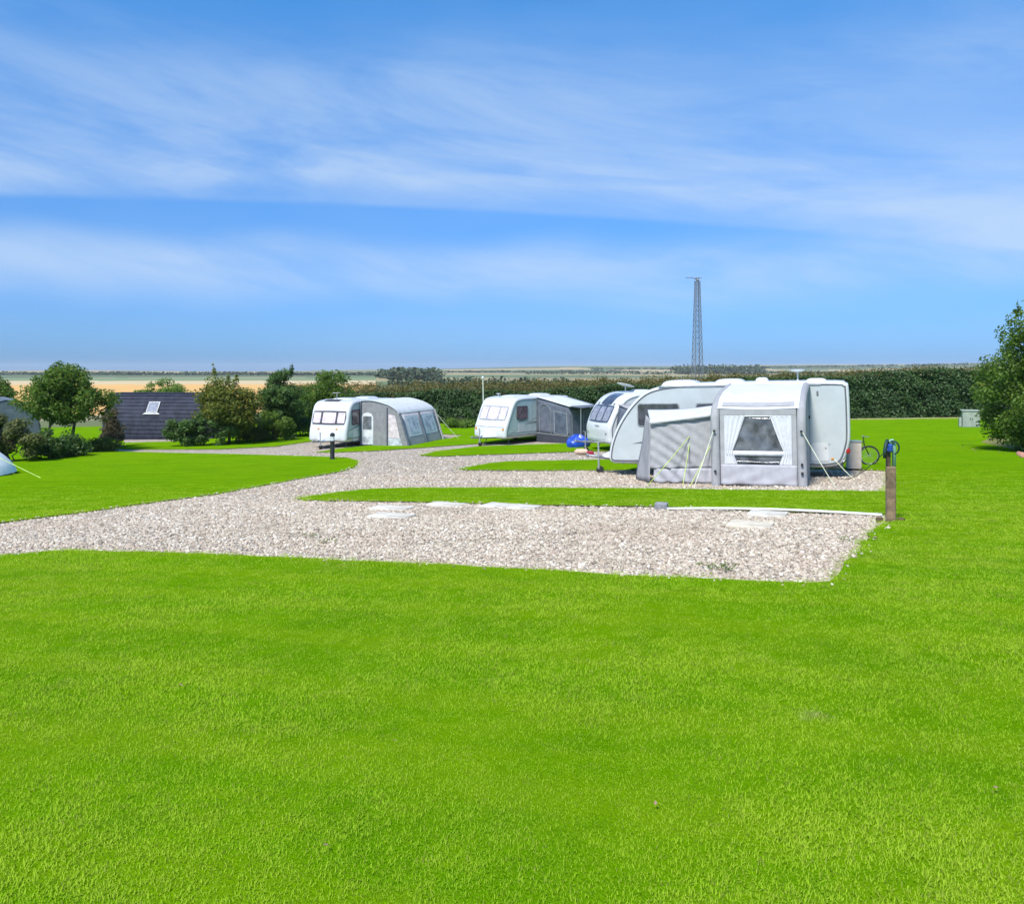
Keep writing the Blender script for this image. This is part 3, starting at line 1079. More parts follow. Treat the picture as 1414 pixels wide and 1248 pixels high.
class Caravan:
    """local frame: x back from the front, -y the near side facing the camera, z up from the wheels"""
    def __init__(self, label, O, rdeg, L, Wd, front, rear, axle, side_mat, group='white touring caravans parked on the gravel pads', edge=.10, seal=True, pitch=0.0, dz=0.0):
        self.L, self.W = L, Wd
        r = math.radians(rdeg)
        ax = (O[0] + axle * math.cos(r), O[1] + axle * math.sin(r))
        self.t = thing('caravan', label, 'caravan', (O[0], O[1], float(zs(*ax)) + dz), r, group)
        self.t.rotation_euler = (0, math.radians(pitch), r)
        self.M = Matrix.Translation(self.t.location) @ Matrix.Rotation(r, 4, 'Z') @ Matrix.Rotation(math.radians(pitch), 4, 'Y')
        fr = smooth_chain(front, 4)
        self.front = fr
        self.fz = np.array([p[1] for p in fr])
        self.fx = np.array([p[0] for p in fr])
        rr_ = smooth_chain(rear, 3)
        poly = fr + rr_                                      # clockwise seen from the near side
        poly = poly[::-1]                                    # counter-clockwise in (x, z)
        self.poly = poly
        n = len(poly)
        mb = MB()
        rings = []
        for (yy, ins) in ((-Wd / 2, edge), (-Wd / 2 + edge * .07, edge * .62), (-Wd / 2 + edge * .38, edge * .22), (-Wd / 2 + edge, 0), (Wd / 2 - edge, 0), (Wd / 2 - edge * .38, edge * .22), (Wd / 2 - edge * .07, edge * .62), (Wd / 2, edge)):
            pp = inset(poly, ins) if ins else poly
            rings.append([Vector((p[0], yy, p[1])) for p in pp])
        vs = [v for rg in rings for v in rg]
        fs = []
        for i in range(len(rings) - 1):
            for k in range(n):
                k2 = (k + 1) % n
                fs.append((i * n + k, (i + 1) * n + k, (i + 1) * n + k2, i * n + k2)[::-1])
        fs.append(tuple(range(n)))
        fs.append(tuple((len(rings) - 1) * n + k for k in range(n))[::-1])
        mb.add(vs, fs)
        mb.build('body_shell', M['gelcoat'], self.t, 40)
        # side panels set inside the mouldings
        sp = inset(poly, edge + .035)
        for s in (-1, 1):
            q = MB()
            q.prism(sp, (0, s * (Wd / 2 - .004), 0), (1, 0, 0), (0, 0, 1), -.012 * s * -1 if s > 0 else .012)
            q.build('side_panel', side_mat, self.t)
        if seal:
            pp = inset(poly, edge + .02)
            zmin = min(p[1] for p in pp) + .05
            mb = MB()
            pts = [(p[0], -Wd / 2 - .008, p[1]) for p in pp]
            mb.tube(pts + [pts[0]], .022, 6)
            mb.build('seal_strip', M['seal'], self.t, True)
        # underframe and wheels
        mb = MB()
        for y in (-.55, .55):
            mb.box((L * .52, y, .36), (L * .9, .06, .14))
        for x in np.linspace(.4, L - .4, 5):
            mb.box((x, 0, .372), (.05, Wd * .82, .10))
        mb.build('underframe', M['chassis'], self.t)
        self.wheels = []

    def fx_at(self, z):
        return float(np.interp(z, self.fz, self.fx))

    def fn_at(self, z):
        a, b = self.fx_at(z - .04), self.fx_at(z + .04)
        v = Vector((-.08, 0, (b - a)))
        return v.normalized()

    def front_patch(self, name, z0, z1, yc, hw, off, material, rnd_=.12, parent=None, taper=0.0, t=.02, flat=False):
        def fn(u, v):
            a, b = u * 2 - 1, v * 2 - 1
            w = hw * (1 - taper * v)
            y = yc + w * a * math.sqrt(max(0, 1 - rnd_ * b * b))
            z = (z0 + z1) / 2 + (z1 - z0) / 2 * b * math.sqrt(max(0, 1 - rnd_ * a * a))
            nn = self.fn_at(z)
            return Vector((self.fx_at(z), -y, z)) + nn * off
        mb = MB()
        mb.grid(fn, 8, 8, t)
        return mb.build(name, material, parent or self.t, 50)

    def window(self, x, z, w, h, pane, frame=None, r=.09, y=None):
        y = -self.W / 2 - .009 if y is None else y
        f = MB().prism(rrect(w, h, r), (x, y, z), (1, 0, 0), (0, 0, 1), .022).build('window', frame or M['frame'], self.t)
        MB().prism(rrect(w - .07, h - .07, r * .8), (x, y - .0225, z), (1, 0, 0), (0, 0, 1), .010).build('pane', pane, f)
        return f

    def side_prism(self, name, poly, z0, x0, material, t=.008, parent=None):
        return MB().prism(poly, (x0, -self.W / 2 - .009, z0), (1, 0, 0), (0, 0, 1), t).build(name, material, parent or self.t)

    def wheel(self, x, y, r=.31, w=.19):
        wp = MB()
        wp.lathe([(r * .62, -w / 2), (r * .94, -w / 2), (r, -w * .32), (r, w * .32), (r * .94, w / 2), (r * .62, w / 2)], 24, (x, y, r), 'Y')
        o = wp.build('wheel', M['tyre'], self.t, 40)
        sgn = -1 if y < 0 else 1
        MB().lathe([(r * .62, 0), (r * .60, sgn * .03), (r * .2, sgn * .02), (r * .15, sgn * .05)], 20, (x, y + sgn * w * .45, r), 'Y').build('rim', M['rim'], o, 40)

    def hitch(self, jx=-1.05, cover=True, zc=.46):
        mb = MB()
        mb.tube([(.3, -.5, .40), (jx - .1, -.03, .43)], .045, 6)
        mb.tube([(.3, .5, .40), (jx - .1, .03, .43)], .045, 6)
        mb.tube([(jx - .05, 0, .44), (jx - .42, 0, .47)], .04, 8)
        mb.lathe([(.05, -.05), (.06, 0), (.045, .06)], 10, (jx - .42, 0, .47))
        mb.build('drawbar', M['chassis'], self.t)
        if cover:
            def fn(u, v):
                x = .10 + (jx + .10 - .10) * u
                w = .50 * (1 - u) ** .8 + .09
                a = (v * 2 - 1)
                return Vector((x, w * a, .44 + (.26 * (1 - u) + .08) * math.sqrt(max(0, 1 - a ** 4))))
            MB().grid(fn, 8, 8, -.015).build('hitch_cover', M['gelcoat'], self.t, 50)
        j = MB()
        g0 = gz(self, jx, -.16)
        j.tube([(jx, -.16, .90), (jx, -.16, g0 + .20)], .028, 8)
        j.tube([(jx, -.16, .90), (jx - .12, -.16, .93)], .012, 6)
        j.box((jx, -.16, g0 + .20), (.06, .10, .10))
        o = j.build('jockey_post', M['silver'], self.t)
        MB().lathe([(.05, -.045), (.115, -.04), (.12, 0), (.115, .04), (.05, .045)], 16, (jx + .04, -.16, g0 + .12), 'Y').build('jockey_wheel', M['tyre'], o, 40)

    def steady(self, x, y):
        MB().tube([(x, y, .40), (x - .12, y, gz(self, x - .12, y) + .02)], .022, 6).box((x - .12, y, gz(self, x - .12, y) + .012), (.12, .12, .024)).build('corner_steady', M['chassis'], self.t)

    def hatch(self, x, y, w, d, z, h=.09, m_=None):
        MB().grid(lambda u, v: Vector((x + w * (u - .5) * (1 - .06 * (v * 2 - 1) ** 4), y + d * (v - .5), z - .02 + (h + .02) * (max(0, 1 - (u * 2 - 1) ** 4) * max(0, 1 - (v * 2 - 1) ** 6)) ** .6)), 14, 10, .03).build('roof_hatch', m_ or M['gelcoat'], self.t, 50)


# --- big caravan on the nearest occupied pad
zD = lambda q: [(x_, .36 + (z_ - .36) * 1.065) for x_, z_ in q]
frontD = zD([(.16, .36), (.02, .44), (.0, .62), (.07, .95), (.24, 1.36), (.52, 1.80), (.86, 2.18), (1.22, 2.44), (1.70, 2.58), (2.4, 2.645)])
rearD = zD([(4.6, 2.66), (6.55, 2.64), (6.84, 2.58), (6.92, 2.42), (6.93, 1.3), (6.88, .92), (6.74, .55), (6.55, .42), (6.2, .36)])
D = Caravan('large white caravan with long sloping nose, behind the light grey inflatable awning', (3.46, 25.8), -22.5, 6.93, 2.3, frontD, rearD, 4.1, M['pale'], edge=.075, pitch=-1.4, dz=-.08)
D.wheel(3.65, -.98)
D.wheel(4.36, -.98)
D.wheel(3.65, .98)
D.wheel(4.36, .98)
D.hitch(-.62)
for x in (1.0, 6.3):
    for y in (-.85, .85):
        D.steady(x, y)
D.window(1.58, 1.86, 1.30, .70, M['pane_dark'], M['silver'])
D.window(3.15, 1.86, .90, .70, M['pane_dark'], M['silver'])
for yc in (-.62, 0, .62):
    D.front_patch('front_window', 1.30, 1.92, yc, .28, .012, M['pane_dark'])
D.side_prism('swoosh_decal', [(0, 0), (.50, .02), (.82, .12), (.48, .085), (.2, .05)], .98, .78, M['decal'])
D.side_prism('swoosh_decal', [(0, .03), (.6, .03), (1.05, .01), (1.05, .0), (.6, .0), (0, .0)], 1.02, 5.35, M['decal'])
D.side_prism('trim_line', [(0, 0), (1.3, 0), (1.3, .018), (0, .018)], .50, 1.0, M['silver'])
lk = D.side_prism('locker_door', rrect(.46, .50, .04), .80, 6.12, M['gelcoat'], .014)
MB().box((6.28, -1.178, .92), (.05, .012, .03)).build('catch', M['silver'], lk)
D.side_prism('water_filler', rrect(.09, .09, .04), 1.78, 5.85, M['black'], .03)
D.side_prism('marker_lamp', rrect(.05, .12, .02), 2.46, 6.1, M['seal'], .025)
D.hatch(2.1, 0, 1.2, .95, 2.74, .15)
D.hatch(3.6, -.1, .9, .7, 2.80, .10)
D.hatch(4.5, .2, .4, .4, 2.80, .12)
D.hatch(6.05, -.1, .6, .5, 2.79, .08)
D.side_prism('seam', [(0, 0), (.016, 0), (.016, 1.55), (0, 1.55)], .52, 4.75, M['silver'], .006)
D.side_prism('seam', [(0, 0), (.016, 0), (.016, 1.55), (0, 1.55)], .52, 5.45, M['silver'], .006)
D.side_prism('skirt_rail', [(0, 0), (5.6, 0), (5.6, .035), (0, .035)], .455, .62, M['silver'], .012)
D.side_prism('reflector', rrect(.07, .05, .01), .62, 6.45, M['amber'], .02)
MB().box((6.895, -.92, 1.55), (.05, .20, .5), None, .02).build('rear_lamp_panel', M['gelcoat'], D.t)
MB().box((6.83, -1.07, .84), (.16, .14, .15), None, .03).build('tail_light', M['red_lens'], D.t)
ae = MB().lathe([(.05, 0), (.03, .03), (.022, .05), (.022, .26), (.06, .28), (.22, .30), (.23, .33), (.14, .345), (.05, .35)], 18, (5.55, -.35, 2.79))
ae.build('aerial', M['gelcoat'], D.t, 40)
MB().box((3.9, -1.165, 2.70), (4.6, .03, .04)).build('awning_rail', M['silver'], D.t)

# --- caravan with the panoramic front window
frontC = [(.12, .36), (.02, .46), (.0, .70), (-.02, 1.05), (.06, 1.36), (.26, 1.80), (.54, 2.20), (.90, 2.50), (1.4, 2.66), (2.0, 2.70)]
rearC = [(4.6, 2.70), (6.1, 2.66), (6.3, 2.58), (6.38, 2.35), (6.36, 1.2), (6.25, .5), (6.0, .36)]
C = Caravan('tall white caravan with a big grey wraparound front window, beside the blue tarpaulin', (3.95, 36.9), 22, 6.36, 2.3, frontC, rearC, 3.9, M['gelcoat'], edge=.14)
C.wheel(3.9, -.98)
C.wheel(3.9, .98)
C.hitch(-.7, False)
C.steady(.6, -.8)
C.steady(.6, .8)
C.front_patch('front_window', 1.30, 2.10, 0, .95, .014, M['pane_dark'], .16)
for yc in (-.60, 0, .60):
    C.front_patch('blind', 1.38, 2.02, yc, .25, .020, M['pane_grey'], .10, t=.01)
C.front_patch('skylight', 2.11, 2.62, 0, .50, .014, M['pane_dark'], .10, taper=.1)
for yc in (-.72, .72):
    C.front_patch('marker_lamp', 2.10, 2.20, yc, .06, .02, M['seal'], .3)
C.front_patch('front_badge', 1.10, 1.18, 0, .22, .014, M['silver'], .5)
C.front_patch('front_locker', .55, 1.02, 0, .78, .012, M['gelcoat'], .10, taper=-.12)
C.front_patch('grab_handle', .80, .88, -.86, .05, .03, M['silver'], .3)
C.front_patch('grab_handle', .80, .88, .86, .05, .03, M['silver'], .3)
C.window(1.9, 1.75, 1.0, .6, M['pane_dark'])
C.hatch(2.3, 0, 1.0, .8, 2.68, .12)
C.hatch(4.2, .1, .5, .5, 2.70, .10)
dish = MB().tube([(1.55, .1, 2.66), (1.55, .1, 2.95)], .03, 8)
dish.build('dish_mast', M['gelcoat'], C.t)
MB().lathe([(.02, -.03), (.30, 0), (.42, .03), (.42, .05), (.28, .035), (.02, .01)], 20, (0, 0, 0)).build('satellite_dish', M['gelcoat'], C.t, 50).matrix_local = Matrix.Translation((1.55, .1, 2.98)) @ Matrix.Rotation(math.radians(14), 4, 'Y')

# --- second caravan from the left
frontB = [(.12, .36), (.0, .42), (-.02, .66), (.02, .92), (.14, 1.20), (.34, 1.62), (.56, 2.06), (.76, 2.32), (1.05, 2.46), (1.6, 2.52)]
rearB = [(3.6, 2.53), (5.4, 2.50), (5.62, 2.40), (5.70, 2.15), (5.70, 1.1), (5.60, .5), (5.4, .36)]
B = Caravan('white caravan with pale-blinded front windows and dark blue-grey awning, second from the left', (-1.20, 42.4), 50, 5.7, 2.25, frontB, rearB, 3.3, M['mint'], edge=.12)
B.wheel(3.3, -.96)
B.wheel(3.3, .96)
B.hitch(-.95)
for y in (-.8, .8):
    B.steady(.7, y)
    B.steady(5.0, y)
fw = B.front_patch('front_window', 1.28, 2.04, 0, .96, .012, M['silver'], .10)
B.front_patch('pane', 1.34, 1.98, 0, .36, .022, M['pane_pink'], .06, fw, t=.01)
for yc in (-.66, .66):
    B.front_patch('pane', 1.34, 1.98, yc, .22, .022, M['pane_pink'], .06, fw, t=.01)
B.front_patch('trim_line', .94, .965, 0, 1.0, .012, M['silver'], .0)
for yc in (-.95, .95):
    B.front_patch('marker_lamp', .78, .90, yc, .06, .02, M['amber'], .2)
B.window(1.35, 1.68, .92, .72, M['pane_rose'])
B.side_prism('swoosh_decal', [(0, .03), (.35, .08), (.9, .05), (.5, 0), (.2, .0)], 1.22, .95, M['decal'])
B.side_prism('swoosh_decal', [(0, 0), (.8, 0), (1.4, .06), (.9, .07)], 1.10, 1.75, M['decal'])
B.side_prism('trim_line', [(0, 0), (2.3, 0), (2.3, .03), (0, .03)], .62, .35, M['silver'])
B.side_prism('locker_door', rrect(.55, .42, .04), .86, 1.35, M['gelcoat'], .012)
B.side_prism('seam', [(0, 0), (.02, 0), (.02, 1.6), (0, 1.6)], .62, 2.2, M['silver'], .006)
B.hatch(2.1, 0, 1.5, 1.0, 2.52, .08)
B.hatch(4.3, .0, 1.2, .9, 2.52, .12)
MB().lathe([(.03, 0), (.02, .15), (.10, .17), (.13, .20), (.05, .22)], 12, (1.3, .5, 2.47)).build('aerial', M['gelcoat'], B.t, 40)

# --- leftmost caravan
frontA = [(.14, .36), (.02, .42), (.0, .62), (.04, .95), (.12, 1.22), (.24, 1.62), (.38, 2.06), (.55, 2.32), (.86, 2.48), (1.5, 2.55)]
A_ = Caravan('white caravan with dark-framed pink-blinded front windows, leftmost, behind the black bollard', (-9.85, 42.4), 71, 5.7, 2.3, frontA, rearB, 3.3, M['mint'], edge=.14)
A_.wheel(3.3, -.98)
A_.wheel(3.3, .98)
A_.hitch(-.9)
for y in (-.8, .8):
    A_.steady(.7, y)
    A_.steady(5.0, y)
fw = A_.front_patch('front_window', 1.24, 1.98, 0, 1.02, .012, M['frame'], .10)
A_.front_patch('pane', 1.33, 1.89, 0, .40, .022, M['pane_pink'], .05, fw, t=.01)
for yc in (-.74, .74):
    A_.front_patch('pane', 1.33, 1.89, yc, .22, .022, M['pane_pink'], .08, fw, t=.01)
for yc in (-.55, .55):
    A_.front_patch('marker_lamp', .98, 1.06, yc, .06, .02, M['amber'], .3)
A_.front_patch('front_locker', .50, .84, 0, .80, .012, M['gelcoat'], .08)
A_.front_patch('number_plate', .56, .66, 0, .26, .02, M['silver'], .0)
A_.window(1.05, 1.62, .95, .82, M['pane_rose'])
A_.side_prism('swoosh_decal', [(0, 0), (.9, .16), (1.7, .30), (.95, .25), (.3, .10)], .92, .25, M['decal'])
A_.side_prism('door_panel', rrect(.5, .7, .05), .70, .95, M['gelcoat'], .008)
A_.hatch(2.0, 0, 1.2, 1.3, 2.54, .09)
A_.hatch(1.1, .2, .7, .9, 2.51, .05, M['frame'])
A_.hatch(4.2, 0, 1.4, 1.0, 2.53, .10)
ta = MB().tube([(1.0, .0, 2.48), (1.0, .0, 2.92)], .022, 6)
for k in range(4):
    ta.tube([(1.0, -.22 + .03 * k, 2.92), (1.0, .25, 2.93 - .01 * k)], .012, 5)
ta.build('aerial', M['silver'], A_.t)


# ------------------------------------------------------------------ awnings
class Awning:
    def __init__(self, name, label, car):
        self.t = thing(name, label, 'awning', car.t.location, car.t.rotation_euler.z)
        self.t.matrix_basis = car.M

    def panel(self, name, q, material, t=.015, nu=1, nv=1, disp=None, parent=None, off=0.0):
        """q: four corners ll, lr, ur, ul seen from outside"""
        a, b, c, d = [Vector(p) for p in q]
        nn = (b - a).cross(d - a).normalized()
        def fn(u, v):
            p = a * (1 - u) * (1 - v) + b * u * (1 - v) + c * u * v + d * (1 - u) * v
            return p + nn * (off + (disp(u, v) if disp else 0))
        return MB().grid(fn, nu, nv, t).build(name, material, parent or self.t, nu > 2)

    def sub(self, q, u0, u1, v0, v1):
        a, b, c, d = [Vector(p) for p in q]
        def P(u, v):
            return a * (1 - u) * (1 - v) + b * u * (1 - v) + c * u * v + d * (1 - u) * v
        return [P(u0, v0), P(u1, v0), P(u1, v1), P(u0, v1)]

    def guy(self, p, g, material=None, parent=None):
        p, g = Vector(p), Vector(g)
        mb = MB().tube([p, p.lerp(g, .5) - Vector((0, 0, .02)), g], .011, 5)
        return mb.build('guy_rope', material or M['guy'], self.t)


# inflatable awning on the big caravan
aw = Awning('awning', 'light grey inflatable awning with white roof and curtained window, on the big caravan', D)
x0, x1, yf, yb = 3.62, 5.92, -4.35, -1.17
z0 = gz(D, (x0 + x1) / 2, yf) + .03
def beam_path(x):
    g0 = gz(D, x, yf) + .02
    return [(x, yf - .02, g0), (x, yf + .00, g0 + .9), (x, yf + .03, z0 + 1.55), (x, yf + .14, z0 + 1.83), (x, yf + .50, z0 + 2.03), (x, yf + 1.3, z0 + 2.22), (x, -1.9, 2.60), (x, yb - .02, 2.66)]
for x in (x0 + .10, x1 - .12):
    pts = smooth_chain([(p[1], p[2]) for p in beam_path(x)], 4)
    MB().tube([(x, p[0], p[1]) for p in pts], .115, 10).build('air_beam', M['fab_light'], aw.t, 40)
rp = smooth_chain([(p[1], p[2]) for p in beam_path(x0)][3:], 5)
def roof_fn(u, v):
    i = v * (len(rp) - 1)
    k = min(int(i), len(rp) - 2)
    f_ = i - k
    y = rp[k][0] * (1 - f_) + rp[k + 1][0] * f_
    z = rp[k][1] * (1 - f_) + rp[k + 1][1] * f_
    return Vector((x0 + .10 + (x1 - x0 - .22) * u, y - .05, z + .095 - .03 * math.sin(math.pi * u)))
MB().grid(roof_fn, 8, 18, .02).build('roof', M['roof_white'], aw.t, 50)
def strip_fn(u, v):
    p = roof_fn(.08 + .84 * u, .09 + .10 * v)
    return p + Vector((0, -.012, .012))
MB().grid(strip_fn, 6, 3, .006).build('roof_strip', M['fab_light'], aw.t, 50)
fq = [(x0 + .22, yf - .04, z0), (x1 - .24, yf - .04, z0), (x1 - .24, yf + .04, z0 + 1.90), (x0 + .22, yf + .04, z0 + 1.90)]
def folds(u, v):
    return .018 * math.sin(14 * u - 9 * v) * (1 - v) + .012 * math.sin(23 * u + 6 * v) * (1 - v) ** 2
aw.panel('skirt', aw.sub(fq, 0, 1, 0, .27), M['fab_lilac'], .012, 24, 8, folds, off=.012)
hd = aw.sub(fq, 0, 1, .925, 1)
aw.panel('header', hd, M['fab_light'], .015, 2, 1, off=.008)
aw.panel('side_band', aw.sub(fq, 0, .055, .272, .923), M['fab_light'], .015, 1, 4, off=.006)
aw.panel('side_band', aw.sub(fq, .945, 1, .272, .923), M['fab_light'], .015, 1, 4, off=.006)
wq = aw.sub(fq, .057, .943, .274, .921)
aw.panel('window_pane', wq, M['pvc'], .008, 10, 8, lambda u, v: .010 * math.sin(9 * u + 11 * v), off=-.03)
aw.panel('blind_rail', aw.sub(wq, .03, .97, .17, .27), M['blind'], .02, 4, 1, off=.0)
aw.panel('blind_rail', aw.sub(wq, .0, 1, .965, 1.0), M['blind'], .02, 4, 1, off=.0)
def curtain(side):
    a, b, c, d = [Vector(p) for p in wq]
    def fn(u, v):
        w = .30 if v > .28 else .30
        w = .12 + .20 * max(0, (v - .26) / .74) ** .9 if v > .26 else .12 + .07 * (1 - v / .26)
        uu = u * w if side < 0 else 1 - w + u * w
        p = a * (1 - uu) * (1 - v) + b * uu * (1 - v) + c * uu * v + d * (1 - uu) * v
        return p + Vector((0, -.008 + .014 * math.sin(u * 26), 0))
    return MB().grid(fn, 20, 14, .006).build('curtain', M['curtain'], aw.t, 70)
curtain(-1)
curtain(1)
# end walls of the awning
for x, s in ((x0 + .06, -1), (x1 - .08, 1)):
    rp2 = smooth_chain([(p[1], p[2]) for p in beam_path(x0)], 2)
    poly = [(p[0], p[1]) for p in rp2] + [(yb - .02, .05)]
    mb = MB().prism(poly, (x, 0, 0), (0, 1, 0), (0, 0, 1), .012)
    mb.build('end_wall', M['fab_light'], aw.t)
for x in (x0 + .10, x1 - .12):
    for z in (.34, 1.36):
        MB().lathe([(.035, 0), (.03, -.03), (.01, -.035)], 10, (x, yf - .155, z0 + z), 'Y').build('valve', M['black'], aw.t)
MB().lathe([(.035, 0), (.03, -.03), (.01, -.035)], 10, (x1 - .12, yf - .155, z0 + .55), 'Y').build('valve', M['black'], aw.t)
gp1 = (x0 + .08, yf - .15, z0 + 1.38)
aw.guy(gp1, (x0 - .35, yf - .70, gz(D, x0 - .35, yf - .70)), M['guy_white'])
aw.guy((x1 - .10, yf - .15, z0 + 1.36), (x1 + .62, yf - .25, gz(D, x1 + .62, yf - .25)), M['guy_white'])
aw.guy((6.5, -1.3, .62), (7.0, -1.9, gz(D, 7.0, -1.9)), M['guy_white'])

# annex beside it
an = Awning('annex_tent', 'small grey annex tent with white roof, left of the inflatable awning', D)
ax0, ax1, ay = 1.86, 3.56, -3.72
az0 = gz(D, ax0, ay) + .03
hq = 1.66
fq = [(ax0, ay, az0), (ax1, ay - .02, az0 + .03), (ax1, ay + .04, az0 + hq + .22), (ax0 + .03, ay + .10, az0 + hq)]
def wr(u, v):
    d_ = u * 1.0 + v * 1.1 - 1.0
    return .035 * math.sin(26 * d_) * math.exp(-((u - .35) ** 2) * 5) * (1 - .4 * v) + .012 * math.sin(9 * u + 5 * v) + .03 * math.sin(math.pi * u) * math.sin(math.pi * v)
an.panel('front_wall', an.sub(fq, 0, 1, .22, 1), M['fab_light'], .012, 30, 20, wr)
an.panel('skirt', an.sub(fq, .06, 1, 0, .218), M['fab_lilac'], .012, 30, 6, lambda u, v: wr(u, v * .22))
lq = [(1.18, -2.55, gz(D, 1.2, -2.5) + .03), (ax0 - .004, ay, az0), (ax0 + .026, ay + .10, az0 + hq), (1.5, -2.45, az0 + hq + .1)]
an.panel('side_wall', lq, M['fab_light'], .012, 8, 12, lambda u, v: .012 * math.sin(7 * u + 8 * v))
rq = [(ax0 + .03, ay + .07, az0 + hq), (ax1, ay + .01, az0 + hq + .22), (ax1, -2.3, az0 + hq + .38), (1.52, -2.3, az0 + hq + .24)]
an.panel('roof', rq, M['roof_white'], .02, 14, 8, lambda u, v: -.05 * math.sin(math.pi * u), off=.01)
vq = [Vector(rq[0]) + Vector((0, -.02, -.09)), Vector(rq[1]) + Vector((0, -.02, -.10)), Vector(rq[1]) + Vector((0, -.012, .005)), Vector(rq[0]) + Vector((0, -.012, .005))]
an.panel('valance', vq, M['roof_white'], .01, 14, 2, lambda u, v: .004 * math.sin(12 * u), off=.045)
an.guy((2.95, ay - .03, az0 + 1.25), (ax0 + .1, ay - .75, gz(D, ax0 + .1, ay - .75)), M['guy'])
an.guy((2.95, ay - .03, az0 + 1.05), (2.85, ay - .55, gz(D, 2.85, ay - .55) + .0), M['guy'])
an.guy((3.50, ay - .05, az0 + 1.02), (3.08, ay - .80, gz(D, 3.1, ay - .8)), M['guy'])

# awning of the leftmost caravan
la = Awning('awning', 'grey and white porch awning with pale windows, on the leftmost caravan', A_)
Y0, Y1 = -1.17, -4.1
X0, X1 = 1.45, 5.9
zg = gz(A_, X0, -2.8) + .02
zf = gz(A_, X1, Y1) + .02
prof = smooth_chain([(Y0, 2.46), (-1.9, 2.40), (-2.8, 2.16), (-3.35, 1.92), (-3.52, 1.80)], 4)
def lroof(u, v):
    i = v * (len(prof) - 1)
    k = min(int(i), len(prof) - 2)
    f_ = i - k
    return Vector((X1 + .05 + (X0 - .06 - X1 - .05) * u, prof[k][0] * (1 - f_) + prof[k + 1][0] * f_ - .02, prof[k][1] * (1 - f_) + prof[k + 1][1] * f_ + .025 + .22 * math.sin(math.pi * min(1, v)) * .6))
MB().grid(lroof, 10, 14, .02).build('roof', M['roof_white'], la.t, 50)
poly = [(Y0, zg)] + [(Y0, 2.45)] + [(p[0], p[1] + .13 * math.sin(math.pi * i / (len(prof) - 1))) for i, p in enumerate(prof)][1:] + [(Y1 + .02, zg)]
MB().prism(poly[::-1], (X0, 0, 0), (0, -1, 0), (0, 0, 1), .012).v
mb = MB()
mb.prism([(-p[0], p[1]) for p in poly], (X0, 0, 0), (0, -1, 0), (0, 0, 1), -.012)
mb.build('end_wall', M['fab_mid'], la.t)
def endq(ya, yb_, za, zb_):
    return [(X0 - .02, ya, za), (X0 - .02, yb_, za), (X0 - .02, yb_, zb_), (X0 - .02, ya, zb_)]
dq = MB().prism([(1.27, zg + .02), (1.98, zg + .02), (1.98, 1.60), (1.86, 1.80), (1.62, 1.86), (1.38, 1.80), (1.27, 1.60)], (X0 - .016, 0, 0), (0, -1, 0), (0, 0, 1), -.014)
dr = dq.build('door', M['blind'], la.t)
la.panel('door_window', endq(-1.36, -1.88, .95, 1.66), M['pvc'], .01, parent=dr, off=.016)
la.panel('door_skirt', endq(-1.30, -1.95, zg + .04, .55), M['pvc_pale'], .01, parent=dr, off=.014)
MB().prism([(2.9, .52), (3.58, .52), (3.30, 1.72), (2.9, 1.78)], (X0 - .016, 0, 0), (0, -1, 0), (0, 0, 1), -.012).build('window_pane', M['pane_pink'], la.t)
MB().prism([(2.9, zg + .02), (3.74, zg + .02), (3.60, .50), (2.9, .50)], (X0 - .016, 0, 0), (0, -1, 0), (0, 0, 1), -.012).build('skirt', M['pvc_pale'], la.t)
MB().tube([(X0 - .03, -2.82, zg), (X0 - .03, -2.82, 2.15)], .035, 6).build('pole', M['fab_dark'], la.t)
MB().tube([(X0 - .03, -1.24, zg), (X0 - .03, -1.24, 2.42)], .05, 6).build('pole', M['fab_dark'], la.t)
ffq = [(X0, Y1, zg), (X1, Y1, zf), (X1, -3.54, 1.80), (X0, -3.54, 1.80)]
la.panel('front_wall', ffq, M['fab_lilac'], .012, 6, 4)
for (u0, u1) in ((.10, .46), (.56, .92)):
    w_ = la.panel('window', la.sub(ffq, u0, u1, .28, .93), M['blind'], .01, off=.014)
    la.panel('window_pane', la.sub(ffq, u0 + .05, u1 - .05, .36, .86), M['pvc_pale'], .008, parent=w_, off=.022)
    la.panel('skirt', la.sub(ffq, u0 - .02, u1 + .02, .02, .25), M['fab_light'], .008, off=.014)
for u in (0.0, .51, 1.0):
    q = la.sub(ffq, u, u, 0, 1)
    MB().tube([Vector(q[0]) + Vector((0, -.03, 0)), Vector(q[2]) + Vector((0, -.03, .06))], .06, 6).build('pole', M['fab_dark'] if u < .9 else M['fab_light'], la.t)
la.guy((X1, -3.55, 1.75), (X1 + .3, -5.0, gz(A_, X1, -5.0)), M['guy_white'])

